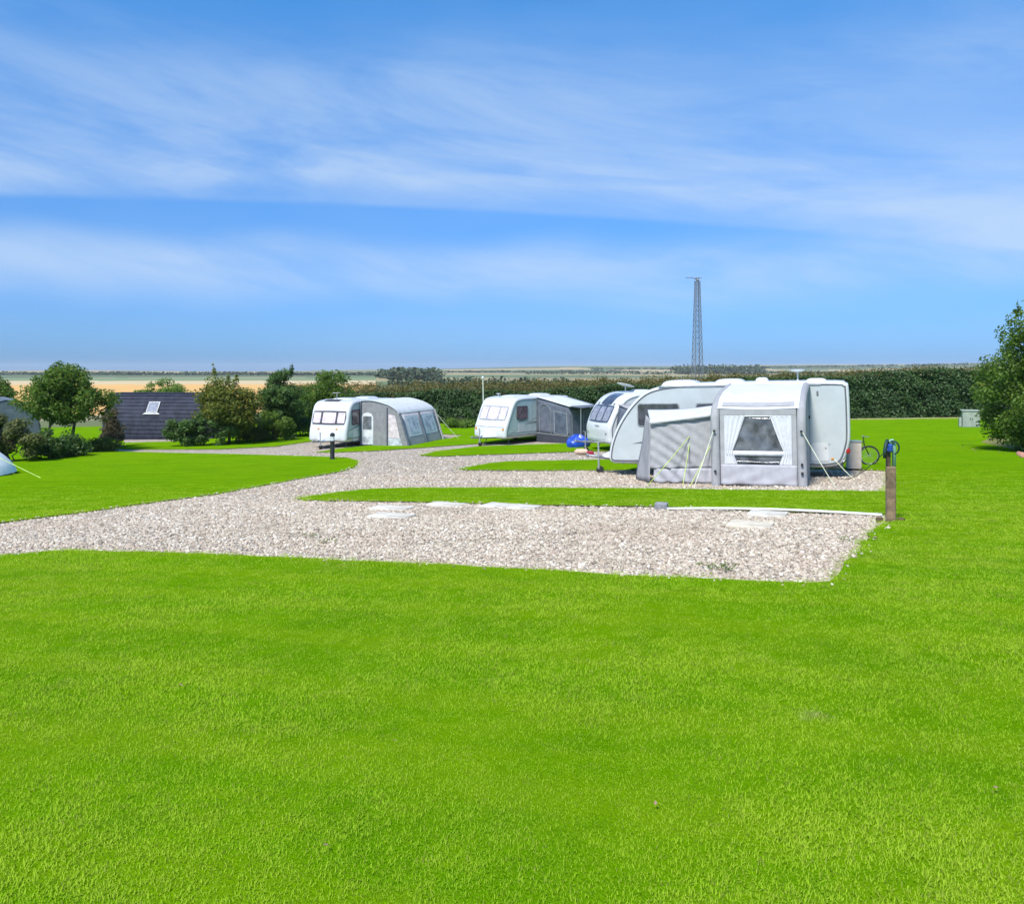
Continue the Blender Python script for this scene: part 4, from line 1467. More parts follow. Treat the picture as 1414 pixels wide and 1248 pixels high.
# awning of the second caravan
ba = Awning('awning', 'dark blue-grey awning with white piping on the second caravan from the left', B)
Y0, Y1 = -1.15, -3.4
X0, X1 = 2.6, 4.9
zg = gz(B, X0, -2.6) + .02
zf = gz(B, X1, Y1) + .02
eq = [(X0, Y0, zg), (X0, Y1, zg), (X0, Y1 + .08, 2.00), (X0, Y0, 2.46)]
eq = [eq[0], eq[1], eq[2], eq[3]]
ba.panel('end_wall', ba.sub(eq, 0, 1, .19, 1), M['fab_dark'], .012, 8, 8, lambda u, v: .012 * math.sin(9 * u + 4 * v))
ba.panel('skirt', ba.sub(eq, 0, 1, 0, .186), M['fab_navy'], .012)
ba.panel('piping', ba.sub(eq, 0, 1, .182, .20), M['silver'], .012, off=.02)
def pipe_loop(q, u0, u1, v0, v1):
    pts = [ba.sub(q, u, u, v, v)[0] for u, v in ((u0, v0), (u0, v1 - .12), (u0 + .08, v1 - .03), ((u0 + u1) / 2, v1), (u1 - .08, v1 - .03), (u1, v1 - .12), (u1, v0))]
    a, b, d = Vector(q[0]), Vector(q[1]), Vector(q[3])
    nn = (b - a).cross(d - a).normalized() * .03
    MB().tube([p + nn for p in pts], .014, 5).build('piping', M['silver'], ba.t)
pipe_loop(eq, .10, .46, .20, .90)
w_ = ba.panel('window', ba.sub(eq, .54, .94, .22, .80), M['silver'], .008, off=.014)
ba.panel('window_pane', ba.sub(eq, .56, .92, .235, .785), M['pvc_dark'], .008, parent=w_, off=.022)
fq2 = [(X0, Y1, zg), (X1, Y1, zf), (X1, Y1 + .08, 2.0), (X0, Y1 + .08, 2.0)]
ba.panel('front_wall', fq2, M['fab_dark'], .012, 6, 4)
ba.panel('skirt', ba.sub(fq2, 0, 1, .0, .16), M['fab_navy'], .008, off=.014)
for (u0, u1) in ((.10, .46), (.56, .90)):
    w_ = ba.panel('window', ba.sub(fq2, u0, u1, .20, .88), M['silver'], .008, off=.014)
    ba.panel('window_pane', ba.sub(fq2, u0 + .015, u1 - .015, .21, .87), M['fab_dark'], .008, parent=w_, off=.022)
rq = [(X0 - .08, Y1 - .05, 2.02), (X1 + .05, Y1 - .05, 2.02), (X1 + .05, Y0, 2.50), (X0 - .08, Y0, 2.50)]
ba.panel('roof', rq, M['roof_white'], .02, 6, 4, off=.02)
cq = [(X0 - .05, Y1 - .75, 1.98), (X1 + .05, Y1 - .75, 1.98), (X1 + .05, Y1 - .06, 2.04), (X0 - .05, Y1 - .06, 2.04)]
ba.panel('canopy', cq, M['fab_dark'], .03, 4, 2, off=.02)
for x in (X0, X1):
    MB().tube([(x, Y1 - .70, gz(B, x, Y1 - .7)), (x, Y1 - .70, 1.97)], .022, 6).build('pole', M['silver'], ba.t)

# awning of the caravan with the panoramic window
ca = Awning('awning', 'dark grey awning on the panoramic-window caravan, half hidden by the big caravan', C)
Y0, Y1, X0, X1 = -1.17, -3.6, .22, 4.6
zg = gz(C, X0, -2.4) + .02
eq = [(X0, Y0, zg), (X0 + .0, Y1, zg), (X0 + .2, Y1 + .15, 1.75), (X0 + .25, Y0, 2.12)]
ca.panel('end_wall', eq, M['fab_dark'], .012, 8, 8, lambda u, v: .012 * math.sin(9 * u + 4 * v))
ca.panel('window_pane', ca.sub(eq, .35, .80, .40, .85), M['fab_light'], .008, off=.03)
fq2 = [(X0, Y1, zg), (X1, Y1, gz(C, X1, Y1)), (X1, Y1 + .15, 1.75), (X0 + .2, Y1 + .15, 1.75)]
ca.panel('front_wall', fq2, M['fab_dark'], .012, 4, 4)
rq = [(X0 + .18, Y1 + .10, 1.77), (X1, Y1 + .10, 1.77), (X1, Y0, 2.16), (X0 + .2, Y0, 2.16)]
ca.panel('roof', rq, M['fab_light'], .02, 6, 4, off=.01)
MB().tube([(X0 + .05, Y0 - .08, zg), (X0 + .28, Y0 - .08, 2.12)], .035, 6).build('pole', M['fab_dark'], ca.t)


# ------------------------------------------------------------------ cladded cabins
def cabin(label, cx, cy, rdeg, L, Wd, Hh, board_mat, nb=15, window=True, end_window=True):
    """long cabin whose boarded walls curve over into the roof; local x along the length, -y towards the camera"""
    t = thing('cabin', label, 'cabin', on_ground(cx, cy, -.12), math.radians(rdeg))
    half = smooth_chain([(-Wd / 2 + .05, 0), (-Wd / 2 - .02, .7), (-Wd / 2 + .08, 1.5), (-Wd / 2 + .35, 2.15), (-Wd / 2 + .85, Hh - .22), (-.35, Hh - .02), (0, Hh)], 6)
    # boards from sill to ridge, both sides
    ln = np.cumsum([0] + [math.hypot(half[i + 1][0] - half[i][0], half[i + 1][1] - half[i][1]) for i in range(len(half) - 1)])
    def at_(s):
        return np.interp(s, ln, [p[0] for p in half]), np.interp(s, ln, [p[1] for p in half])
    sh = MB().prism([(p[0] * .97, p[1] * .985) for p in half] + [(-p[0] * .97, p[1] * .985) for p in half[::-1][1:]], (-L / 2 + .03, 0, 0), (0, 1, 0), (0, 0, 1), L - .06)
    sh.build('wall', board_mat, t)
    for side in (-1, 1):
        for k in range(nb):
            s0, s1 = ln[-1] * k / nb, ln[-1] * (k + 1) / nb
            ya, za = at_(s0)
            yb_, zb_ = at_(s1)
            e = Vector((0, yb_ - ya, zb_ - za)).normalized()
            nn = Vector((0, -e.z, e.y))
            if nn.y > 0 and k < nb - 2:
                nn = -nn
            p0 = Vector((-L / 2, ya, za)) + nn * .045
            p1 = Vector((-L / 2, yb_, zb_)) + nn * .012 - e * .012
            q0, q1 = p0 - nn * .03, p1 - nn * .03
            vs = [p0, p1, q1, q0]
            vs = vs + [v + Vector((L, 0, 0)) for v in vs]
            if side > 0:
                vs = [Vector((v.x, -v.y, v.z)) for v in vs]
            MB().add(vs, [(0, 1, 2, 3), (7, 6, 5, 4), (0, 4, 5, 1), (1, 5, 6, 2), (2, 6, 7, 3), (3, 7, 4, 0)]).build('cladding_board', board_mat, t)
    if window:
        s = ln[-1] * .52
        ya, za = at_(s)
        yb_, zb_ = at_(s + .6)
        e = Vector((0, yb_ - ya, zb_ - za)).normalized()
        nn = Vector((0, -e.z, e.y))
        o_ = Vector((-.45, ya, za)) + nn * .05
        f_ = MB().prism(rrect(.78, .78, .03), o_ + e * .2, (1, 0, 0), e, .06).build('roof_window', M['chassis'], t)
        MB().prism(rrect(.66, .66, .02), o_ + e * .2 + nn * .062, (1, 0, 0), e, .008).build('pane', M['pane_grey'], f_)
        MB().prism([(-.6, -.52), (.6, -.52), (.45, -.40), (-.45, -.40)], o_ + e * .2, (1, 0, 0), e, .03).build('flashing', M['chassis'], t)
    if end_window:
        f_ = MB().box((-L / 2 - .02, -.35, 1.5), (.06, .9, 1.1)).build('end_window', M['gelcoat'], t)
        MB().box((-L / 2 - .055, -.35, 1.5), (.01, .74, .94)).build('pane', M['pane_grey'], f_)
        MB().box((-L / 2 - .02, .65, 1.0), (.06, .8, 1.95)).build('door', M['wood_dark'], t)
    MB().box((0, 0, .03), (L + .3, Wd + .3, .06)).build('plinth', M['slab'], t)
    return t


cabin('dark charcoal boarded cabin with curved roof and one small roof window', -22.5, 52.6, -8, 7.6, 3.2, 3.05, M['cladding'])
cabin('slate grey cabin partly hidden behind the tree and bronze bush at far left', -33.5, 52.5, -52, 6.5, 3.4, 2.9, M['cladding_pale'], 13, True, True)


# ------------------------------------------------------------------ lattice mast
def mast():
    x, y = px_at(963, 130), 130.0
    zb = float(far_z(np.array(x), np.array(y))) - .5
    t = thing('lattice_mast', 'tall grey steel lattice mast with a short boom at its head, beyond the hedge', 'mast', (x, y, zb), math.radians(12))
    Ht = EYE + 120 / 1100 * 130 - zb
    wb, wt = .86, .32
    def hw(z): return wb + (wt - wb) * (z / Ht)
    for sx_ in (-1, 1):
        for sy_ in (-1, 1):
            MB().tube([(sx_ * wb, sy_ * wb, 0), (sx_ * wt, sy_ * wt, Ht)], [.06, .05], 6).build('leg', M['lattice'], t)
    zz = [0]
    while zz[-1] < Ht - .6:
        zz.append(min(Ht - .05, zz[-1] + hw(zz[-1]) * 1.75))
    for i in range(len(zz) - 1):
        a, b = zz[i], zz[i + 1]
        mb = MB()
        for (p, q) in (((-1, -1), (1, -1)), ((1, -1), (1, 1)), ((1, 1), (-1, 1)), ((-1, 1), (-1, -1))):
            pa, pb = (p[0] * hw(a), p[1] * hw(a), a), (q[0] * hw(b), q[1] * hw(b), b)
            pc, pd = (q[0] * hw(a), q[1] * hw(a), a), (p[0] * hw(b), p[1] * hw(b), b)
            mb.tube([pa, pb], .032, 4)
            mb.tube([pc, pd], .032, 4)
            mb.tube([pd, pb], .03, 4)
        mb.build('brace', M['lattice'], t)
    hd_ = MB()
    hd_.lathe([(.25, Ht - .02), (.30, Ht + .10), (.18, Ht + .35)], 8)
    hd_.build('head', M['lattice'], t)
    bm = MB()
    bm.add([(-.85, -.12, Ht + .45), (.80, -.12, Ht + .60), (.25, -.2, Ht + .28), (-.15, -.2, Ht + .22), (-.85, .12, Ht + .45), (.80, .12, Ht + .60), (.25, .2, Ht + .28), (-.15, .2, Ht + .22)],
           [(0, 3, 2, 1), (4, 5, 6, 7), (0, 1, 5, 4), (1, 2, 6, 5), (2, 3, 7, 6), (3, 0, 4, 7)])
    bm.build('nacelle', M['lattice'], t)
    MB().tube([(-.8, 0, Ht + .47), (-2.2, 0, Ht + .50)], [.06, .03], 5).tube([(-1.7, 0, Ht + .48), (-1.75, 0, Ht + .1)], .02, 4).build('boom', M['lattice'], t)


mast()

# pale pole behind the second caravan
x, y = px_at(668, 57), 57.0
t = thing('pole', 'thin pale pole standing between the hedge and the second caravan', 'pole', on_ground(x, y))
hp = top_h(668, 523, 57)
MB().tube([(0, 0, -.1), (-.06, 0, hp)], [.042, .03], 8).build('shaft', M['pipe_white'], t)
MB().lathe([(.03, hp), (.10, hp + .03), (.11, hp + .10), (.06, hp + .18)], 10, (-.06, 0, 0)).build('head', M['gelcoat'], t, 40)

# ------------------------------------------------------------------ bollard light
x, y = G(459, 635)
t = thing('bollard_light', 'black bollard light on the tip of the left lawn', 'bollard', on_ground(x, y, TURF))
MB().lathe([(.13, -.02), (.13, .02), (.105, .03), (.10, .05), (.10, .80)], 14).build('post', M['black'], t, 40)
MB().lathe([(.085, .80), (.085, 1.00)], 14).build('lens', M['lamp_glass'], t, 40)
MB().lathe([(.10, 1.00), (.115, 1.02), (.10, 1.10), (.05, 1.14), (.02, 1.15)], 14).build('cap', M['black'], t, 40)
ft = MB()
for k in range(3):
    a = k * 2.1
    ft.tube([(.09 * math.cos(a), .09 * math.sin(a), .79), (.09 * math.cos(a), .09 * math.sin(a), 1.01)], .004, 4)
ft.build('cage', M['black'], t)

# ------------------------------------------------------------------ service post
x, y = G(1230, 722)
t = thing('service_post', 'wooden service post with blue and green tap fittings at the corner of the gravel', 'post', on_ground(x, y), math.radians(-18))
MB().box((0, 0, .40), (.128, .115, .82), None, .012).build('post', M['wood'], t)
MB().box((-.032, .015, .98), (.058, .075, .34), None, .006).build('upper_post', M['wood_dark'], t)
MB().tube([(.045, .02, .80), (.045, .02, 1.14), (.02, .0, 1.18), (-.03, -.03, 1.16)], .027, 10).build('pipe', M['pipe_green'], t, True)
MB().box((-.02, -.07, 1.08), (.075, .07, .12), None, .02).build('socket_box', M['tap_blue'], t)
MB().tube([(-.05, -.05, 1.19), (-.075, -.10, 1.14), (-.095, -.12, 1.04), (-.09, -.10, .94)], .024, 8).build('tap', M['hose'], t, True)
loop = [(.02 + .085 * math.cos(a), -.02 - .02 * math.sin(a), 1.08 + .10 * math.sin(a)) for a in np.linspace(-1.2, 2.6, 14)]
MB().tube(loop, .012, 6).build('hose_loop', M['hose'], t, True)
pl = MB()
for k, a in enumerate((.3, 1.6, 2.9, 4.4)):
    pl.box((.15 * math.cos(a), .13 * math.sin(a), .03), (.09, .07, .09), Matrix.Rotation(a, 3, 'Z'), .015)
pl.build('base_stones', M['wood_dark'], t)
pw = t.location
# supply cable from the post to the big caravan
c0 = Vector((x - .07, y + .02, pw.z + 1.02))
c1 = D.M @ Vector((6.2, -1.0, .45))
pts = [c0.lerp(c1, k / 10) - Vector((0, 0, .42 * math.sin(math.pi * k / 10))) for k in range(11)]
tag(MB().tube(pts, .007, 5).build('cable', M['black']), 'thin dark supply cable hanging from the service post towards the big caravan', 'cable')

# ------------------------------------------------------------------ paving slabs, pipe, block
slabs = [((541, 714), .70, .50, -16, 'slab', 'pale paving slab on the gravel, front one of the left pair'),
         ((541, 703), .72, .52, -20, 'slab', 'pale paving slab on the gravel, rear one of the left pair'),
         ((617, 698), .70, .45, -24, 'slab', 'thin pale slab at the grass edge right of the left pair'),
         ((690, 700), .62, .60, -24, 'slab', 'left of two touching pale slabs at the middle of the grass edge'),
         ((724, 702), .50, .55, -24, 'slab', 'right of two touching pale slabs at the middle of the grass edge'),
         ((1060, 711.5), .58, .55, -24, 'slab', 'white paving slab beside the white pipe'),
         ((1036, 726.5), .60, .55, -24, 'slab_buff', 'buff paving slab lying on the gravel in front of the white slab')]
for (p, w_, d_, rz, mk, lb) in slabs:
    x, y = G(*p)
    o = MB().box((0, 0, .012), (w_, d_, .06), None, .008).build('paving_slab', M[mk])
    o.location = on_ground(x, y)
    o.rotation_euler = (-.03, 0, math.radians(rz))
    tag(o, lb, 'slab', 'paving slabs on the empty pad')

p0, p1 = G(921, 705), G(1218, 714)
pp = []
for k in range(15):
    u = k / 14
    x, y = p0[0] + (p1[0] - p0[0]) * u, p0[1] + (p1[1] - p0[1]) * u
    y += .16 * math.sin(math.pi * u)
    pp.append((x, y, float(zs(x, y)) + .035 + .025 * math.sin(math.pi * u)))
tag(MB().tube(pp, .021, 8).build('pipe', M['pipe_white'], None, True), 'long white pipe lying along the grass edge to the service post', 'pipe')
x, y = G(914, 704)
o = MB().box((0, 0, .06), (.22, .16, .13), None, .012).build('concrete_block', M['concrete'])
o.location = on_ground(x, y + .05)
o.rotation_euler = (0, 0, math.radians(-20))
tag(o, 'small grey block at the left end of the white pipe', 'block')

# ------------------------------------------------------------------ cabinet, bicycle, board box
x, y = G(1340, 590)
t = thing('utility_cabinet', 'grey-green utility cabinet on the grass at the foot of the hedge on the right', 'cabinet', on_ground(x, y), math.radians(-22))
MB().box((0, 0, .48), (.92, .72, .98), None, .02).build('body', M['cabinet'], t)
MB().box((0, 0, 1.01), (1.02, .82, .08), None, .02).build('lid', M['cabinet'], t)
for s in (-1, 1):
    dr = MB().box((s * .225, -.366, .48), (.43, .02, .84), None, .006).build('door', M['cabinet'], t)
    MB().box((s * .06, -.385, .52), (.03, .02, .12)).build('handle', M['black'], dr)
MB().box((-.56, -.1, .30), (.14, .4, .55), None, .02).build('side_box', M['cabinet'], t)

t = thing('storage_box', 'taupe board box standing behind the rear of the big caravan', 'box', on_ground(10.68, 24.9, TURF), math.radians(-14))
MB().box((0, 0, .45), (.40, .34, .82), None, .01).build('body', M['taupe'], t)
MB().box((0, 0, .88), (.44, .38, .04), None, .01).build('lid', M['silver'], t)
MB().box((0, 0, .025), (.42, .32, .05)).build('base', M['black'], t)


def bicycle(loc, rz):
    t = thing('bicycle', 'dark bicycle behind the taupe box at the rear of the big caravan', 'bicycle', loc, rz)
    r = .33
    for x in (0, 1.02):
        w_ = MB()
        ring = [(x + (r - .02) * math.cos(a), 0, r + (r - .02) * math.sin(a)) for a in np.linspace(0, 2 * math.pi, 33)]
        w_.tube(ring, .026, 6, False)
        wo_ = w_.build('wheel', M['tyre'], t, True)
        sp_ = MB()
        for k in range(16):
            a = k * math.pi / 8
            sp_.tube([(x, 0, r), (x + (r - .04) * math.cos(a), 0, r + (r - .04) * math.sin(a))], .003, 3)
        sp_.tube([(x, -.05, r), (x, .05, r)], .025, 8)
        ring = [(x + (r - .05) * math.cos(a), 0, r + (r - .05) * math.sin(a)) for a in np.linspace(0, 2 * math.pi, 33)]
        sp_.tube(ring, .010, 5, False)
        sp_.build('spokes', M['rim'], wo_)
    f_ = MB()
    bb, st_, hd_ = (.44, 0, .30), (.30, 0, .80), (.84, 0, .78)
    for a, b in ((bb, st_), (st_, hd_), (bb, (.86, 0, .66)), (bb, (0, 0, r)), ((0, 0, r), (.31, 0, .72)), (hd_, (.86, 0, .66)), ((.86, 0, .66), (1.02, 0, r)), (st_, (.27, 0, .90)), (hd_, (.82, 0, .96))):
        f_.tube([a, b], .018, 6)
    f_.build('frame', M['black'], t)
    MB().box((.26, 0, .92), (.24, .13, .05), None, .02).build('saddle', M['black'], t)
    MB().tube([(.90, -.28, .98), (.82, -.1, .97), (.82, .1, .97), (.90, .28, .98)], .014, 6).build('handlebar', M['silver'], t)
    MB().lathe([(.09, -.01), (.09, .01)], 14, (.44, -.05, .30), 'Y').tube([(.44, -.06, .30), (.52, -.08, .15)], .012, 5).tube([(.44, .06, .30), (.36, .08, .45)], .012, 5).build('crank', M['silver'], t)


bw = (px_at(1157, 26.9), 26.9)
bicycle((bw[0], bw[1], float(zs(*bw)) + TURF), math.radians(-6))

# ------------------------------------------------------------------ blue tarpaulin and things beside it
x, y = G(797, 618)
def tarp_fn(u, v):
    a, b = u * 2 - 1, v
    ang_ = u * 2 * math.pi
    rr = (.50 + .07 * math.sin(3 * ang_ + 1 + 2 * v) + .045 * math.sin(7 * ang_ + 5 * v)) * math.sqrt(max(.04, 1 - .93 * v ** 2.2)) * (.88 + .25 * math.sin(math.pi * v))
    return Vector((rr * math.cos(ang_) * 1.05, rr * math.sin(ang_) * .7, .60 * v + .07 * math.sin(5 * ang_ + 4 * v) * v))
mb = MB()
nu, nv = 28, 10
vs = [tarp_fn(i / nu, j / nv) for j in range(nv + 1) for i in range(nu)]
fs = [(j * nu + i, j * nu + (i + 1) % nu, (j + 1) * nu + (i + 1) % nu, (j + 1) * nu + i) for j in range(nv) for i in range(nu)]
fs += [tuple(range(nu))[::-1], tuple(nv * nu + i for i in range(nu))]
o = mb.add(vs, fs).build('tarpaulin_bundle', M['tarp'], None, 30)
o.location = on_ground(x, y)
tag(o, 'crumpled blue tarpaulin bundle on the grass before the panoramic-window caravan', 'tarpaulin')
x, y = G(803, 628)
o = MB().box((0, 0, .13), (.62, .34, .26), None, .10).build('cloth_bag', M['tan_cloth'])
o.location = on_ground(x, y)
tag(o, 'tan cloth bag on the gravel below the blue tarpaulin', 'bag')
x, y = G(815, 630)
o = MB().box((0, 0, .11), (.30, .26, .22), None, .05).build('plastic_can', M['red_paint'])
MB().tube([(-.08, 0, .22), (-.08, 0, .27), (.08, 0, .27), (.08, 0, .22)], .015, 5).build('handle', M['black'], o)
o.location = on_ground(x, y)
tag(o, 'small dark red can beside the tan bag', 'can')

# ------------------------------------------------------------------ tent at the left edge
x, y = G(-56, 660)
t = thing('tent', 'white tent corner with green guy ropes at the left edge of the lawn', 'tent', on_ground(x, y, TURF))
def tent_fn(u, v):
    a = u * 2 * math.pi
    rr = 1.62 * (1 - v ** 1.5) + .02
    return Vector((rr * math.cos(a) * 1.0 - .10, rr * math.sin(a) * 1.2 + .3, .06 + 1.55 * v))
vs = [tent_fn(i / 24, j / 8) for j in range(9) for i in range(24)]
fs = [(j * 24 + i, j * 24 + (i + 1) % 24, (j + 1) * 24 + (i + 1) % 24, (j + 1) * 24 + i) for j in range(8) for i in range(24)]
fs.append(tuple(8 * 24 + i for i in range(24)))
MB().add(vs, fs).build('flysheet', M['tent'], t, 40)
MB().lathe([(1.58, 0), (1.60, .07)], 24, (-.1, .3, 0)).build('groundsheet', M['tent_grey'], t)
gx_, gy_ = G(57, 661)
MB().tube([(.35, .0, 1.25), (gx_ - x, gy_ - y, float(zs(gx_, gy_)) - t.location.z + .02)], .013, 5).build('guy_rope', M['guy'], t)
gx_, gy_ = G(22, 656)
MB().tube([(.4, -.5, 1.0), (gx_ - x, gy_ - y, float(zs(gx_, gy_)) - t.location.z + .02)], .013, 5).build('guy_rope', M['guy'], t)

# broken brick at the foot of the right-hand tree
for k, (px_, py_) in enumerate(((1409, 630), (1413, 633))):
    x, y = G(px_, py_)
    o = MB().box((0, 0, .08), (.26, .2, .17), None, .04).build('brick_lump', M['brick_dust'])
    o.location = on_ground(x, y)
    o.rotation_euler = (.1, .2, .7 * k)
    tag(o, ['pinkish lump of broken brick at the right edge, the farther of two', 'pinkish lump of broken brick at the right edge, the nearer of two'][k], 'brick', 'broken brick under the right-hand tree')


# ------------------------------------------------------------------ scattered small stuff (grass blades, stones)
def scatter(name, pts, rot, scl, pick, protos):
    me = bpy.data.meshes.new(name)
    me.vertices.add(len(pts))
    me.vertices.foreach_set('co', np.asarray(pts, np.float32).ravel())
    a = me.attributes.new('rot', 'FLOAT_VECTOR', 'POINT')
    a.data.foreach_set('vector', np.asarray(rot, np.float32).ravel())
    a = me.attributes.new('scl', 'FLOAT_VECTOR', 'POINT')
    a.data.foreach_set('vector', np.asarray(scl, np.float32).ravel())
    a = me.attributes.new('pick', 'INT', 'POINT')
    a.data.foreach_set('value', np.asarray(pick, np.int32))
    o = bpy.data.objects.new(name, me)
    COL.objects.link(o)
    ng_ = bpy.data.node_groups.new(name + '_nodes', 'GeometryNodeTree')
    ng_.interface.new_socket('Geometry', in_out='INPUT', socket_type='NodeSocketGeometry')
    ng_.interface.new_socket('Geometry', in_out='OUTPUT', socket_type='NodeSocketGeometry')
    n_ = ng_.nodes
    gi, go = n_.new('NodeGroupInput'), n_.new('NodeGroupOutput')
    ip = n_.new('GeometryNodeInstanceOnPoints')
    g2i = n_.new('GeometryNodeGeometryToInstance')
    for p in reversed(protos):
        oi = n_.new('GeometryNodeObjectInfo')
        oi.inputs['Object'].default_value = p
        ng_.links.new(oi.outputs['Geometry'], g2i.inputs[0])
    def na_(nm, tp):
        q = n_.new('GeometryNodeInputNamedAttribute')
        q.data_type = tp
        q.inputs[0].default_value = nm
        return q.outputs[0]
    e2r = n_.new('FunctionNodeEulerToRotation')
    ng_.links.new(na_('rot', 'FLOAT_VECTOR'), e2r.inputs[0])
    ng_.links.new(gi.outputs[0], ip.inputs['Points'])
    ng_.links.new(g2i.outputs[0], ip.inputs['Instance'])
    ip.inputs['Pick Instance'].default_value = True
    ng_.links.new(na_('pick', 'INT'), ip.inputs['Instance Index'])
    ng_.links.new(e2r.outputs[0], ip.inputs['Rotation'])
    ng_.links.new(na_('scl', 'FLOAT_VECTOR'), ip.inputs['Scale'])
    ng_.links.new(ip.outputs[0], go.inputs[0])
    md = o.modifiers.new('scatter', 'NODES')
    md.node_group = ng_
    return tag(o, kind='stuff')


def proto(name, vs, fs, material, smooth=False):
    me = bpy.data.meshes.new(name)
    me.from_pydata([tuple(v) for v in vs], [], fs)
    me.materials.append(material)
    if smooth:
        me.polygons.foreach_set('use_smooth', [True] * len(me.polygons))
    return bpy.data.objects.new(name, me)


def blade_material():
    m = bpy.data.materials.new('grass_blade')
    m.use_nodes = True
    N = NT(m.node_tree)
    bs = m.node_tree.nodes['Principled BSDF']
    oi = N.n('ShaderNodeObjectInfo')
    g = N.n('ShaderNodeNewGeometry').outputs['Position']
    c = lawn_colour(N, g)
    c = N.mix(N.ss(oi.outputs['Random'], 0, 1, .05, .6), c, (.185, .375, .003))
    gm = N.n('ShaderNodeGamma')
    N.put(gm.inputs[0], c)
    gm.inputs[1].default_value = .56
    c = gm.outputs[0]
    c = N.mix(N.ss(oi.outputs['Random'], .93, .96, 0, .7), c, (.26, .28, .07))
    N.put(bs.inputs['Base Color'], c)
    bs.inputs['Roughness'].default_value = .7
    bs.inputs['Specular IOR Level'].default_value = .0
    gn = N.n('ShaderNodeNewGeometry').outputs['Normal']
    va = N.n('ShaderNodeVectorMath', operation='SCALE')
    N.put(va.inputs[0], gn)
    va.inputs['Scale'].default_value = .35
    vb = N.n('ShaderNodeVectorMath', operation='ADD')
    N.put(vb.inputs[0], va.outputs[0])
    vb.inputs[1].default_value = (0, 0, .8)
    vn = N.n('ShaderNodeVectorMath', operation='NORMALIZE')
    N.put(vn.inputs[0], vb.outputs[0])
    N.put(bs.inputs['Normal'], vn.outputs[0])
    tr = N.n('ShaderNodeBsdfTranslucent')
    N.put(tr.inputs[0], c)
    mx = N.n('ShaderNodeMixShader')
    mx.inputs[0].default_value = .4
    N.put(mx.inputs[1], bs.outputs[0])
    N.put(mx.inputs[2], tr.outputs[0])
    N.put(m.node_tree.nodes['Material Output'].inputs[0], mx.outputs[0])
    return m


M['blade'] = blade_material()


def tuft(k, nb=18, spread=.065, hgt=.017):
    q = random.Random(50 + k)
    vs, fs = [], []
    for b in range(nb):
        a, r = q.uniform(0, 6.28), spread * q.random() ** .5
        x, y = r * math.cos(a), r * math.sin(a)
        h = hgt * q.uniform(.5, 1.25)
        la_, ln_ = q.uniform(0, 6.28), q.uniform(.2, 1.2)
        w = q.uniform(.0010, .0020)
        wa = la_ + math.pi / 2
        o_ = len(vs)
        for (s, ww) in ((0, 1), (.55, .85), (1, 0)):
            bend = ln_ * h * s * s
            cx, cy, cz_ = x + bend * math.cos(la_), y + bend * math.sin(la_), h * s * (1 - .25 * ln_ * s * .5)
            if ww:
                vs += [(cx - w * ww * math.cos(wa), cy - w * ww * math.sin(wa), cz_), (cx + w * ww * math.cos(wa), cy + w * ww * math.sin(wa), cz_)]
            else:
                vs.append((cx, cy, cz_))
        fs += [(o_, o_ + 1, o_ + 3, o_ + 2), (o_ + 2, o_ + 3, o_ + 4)]
    return proto('grass_tuft', vs, fs, M['blade'])


tufts = [tuft(k) for k in range(5)]


def sample_lawn(d0, d1, dens, pad):
    wmax = .66 * d1 + pad
    n = int((2 * wmax) * (d1 - d0) * dens)
    x = R.uniform(-wmax, wmax, n)
    y = R.uniform(d0, d1, n)
    k = np.abs(x) < .66 * y + pad
    x, y = x[k], y[k]
    k = ~(in_poly(x, y, gpoly) | in_poly(x, y, apron))
    return x[k], y[k]


def tuft_density(d):
    return np.interp(d, [2.2, 4, 6, 9, 13, 18, 25], [1150, 760, 400, 190, 85, 28, 0])


xs, ys, sc_ = [], [], []
for (d0, d1) in ((2.2, 4), (4, 6), (6, 9), (9, 13), (13, 18), (18, 25)):
    top = float(tuft_density(d0))
    a, b = sample_lawn(d0, d1, top, 3.0)
    k = R.random(len(a)) < tuft_density(b) / top
    a, b = a[k], b[k]
    xs.append(a)
    ys.append(b)
    sc_.append(np.interp(b, [2, 5, 9, 14, 25], [.85, 1.0, 1.3, 1.6, 2.1]))
# ragged fringe along the turf edge
fx_, fy_, fs_ = [], [], []
for i in range(ng):
    a, b = np.array(gpoly[i]), np.array(gpoly[(i + 1) % ng])
    L_ = np.hypot(*(b - a))
    dm = (a[1] + b[1]) / 2
    if dm < 5:
        continue
    k = int(L_ * np.clip(260 / dm, 6, 34))
    for j in range(k):
        p = a + (b - a) * rnd.random() + np.array([rnd.gauss(0, .055), rnd.gauss(0, .055)]) * rnd.choice((.6, 1, 1, 1.7))
        fx_.append(p[0])
        fy_.append(p[1])
        fs_.append(np.clip(dm / 9, 1.0, 2.4) * rnd.uniform(.8, 1.3))
xs.append(np.array(fx_))
ys.append(np.array(fy_))
sc_.append(np.array(fs_))
gx2, gy2, gs2 = np.concatenate(xs), np.concatenate(ys), np.concatenate(sc_)
n = len(gx2)
print('grass tufts', n)
pz = zs(gx2, gy2) + TURF - .004
patch = .5 + .25 * np.sin(gx2 * 2.1 + 1.7 * np.sin(gy2 * 1.3)) + .25 * np.sin(gy2 * 2.9 + 1.1 * np.sin(gx2 * 3.7))
gs2 = gs2 * (.72 + .5 * patch)
hs = gs2 * R.uniform(.6, 1.3, n)
scatter('grass', np.c_[gx2, gy2, pz], np.c_[R.normal(0, .08, n), R.normal(0, .08, n), R.uniform(0, 6.28, n)],
        np.c_[gs2, gs2, np.minimum(hs, 1.5)], R.integers(0, 5, n), tufts)


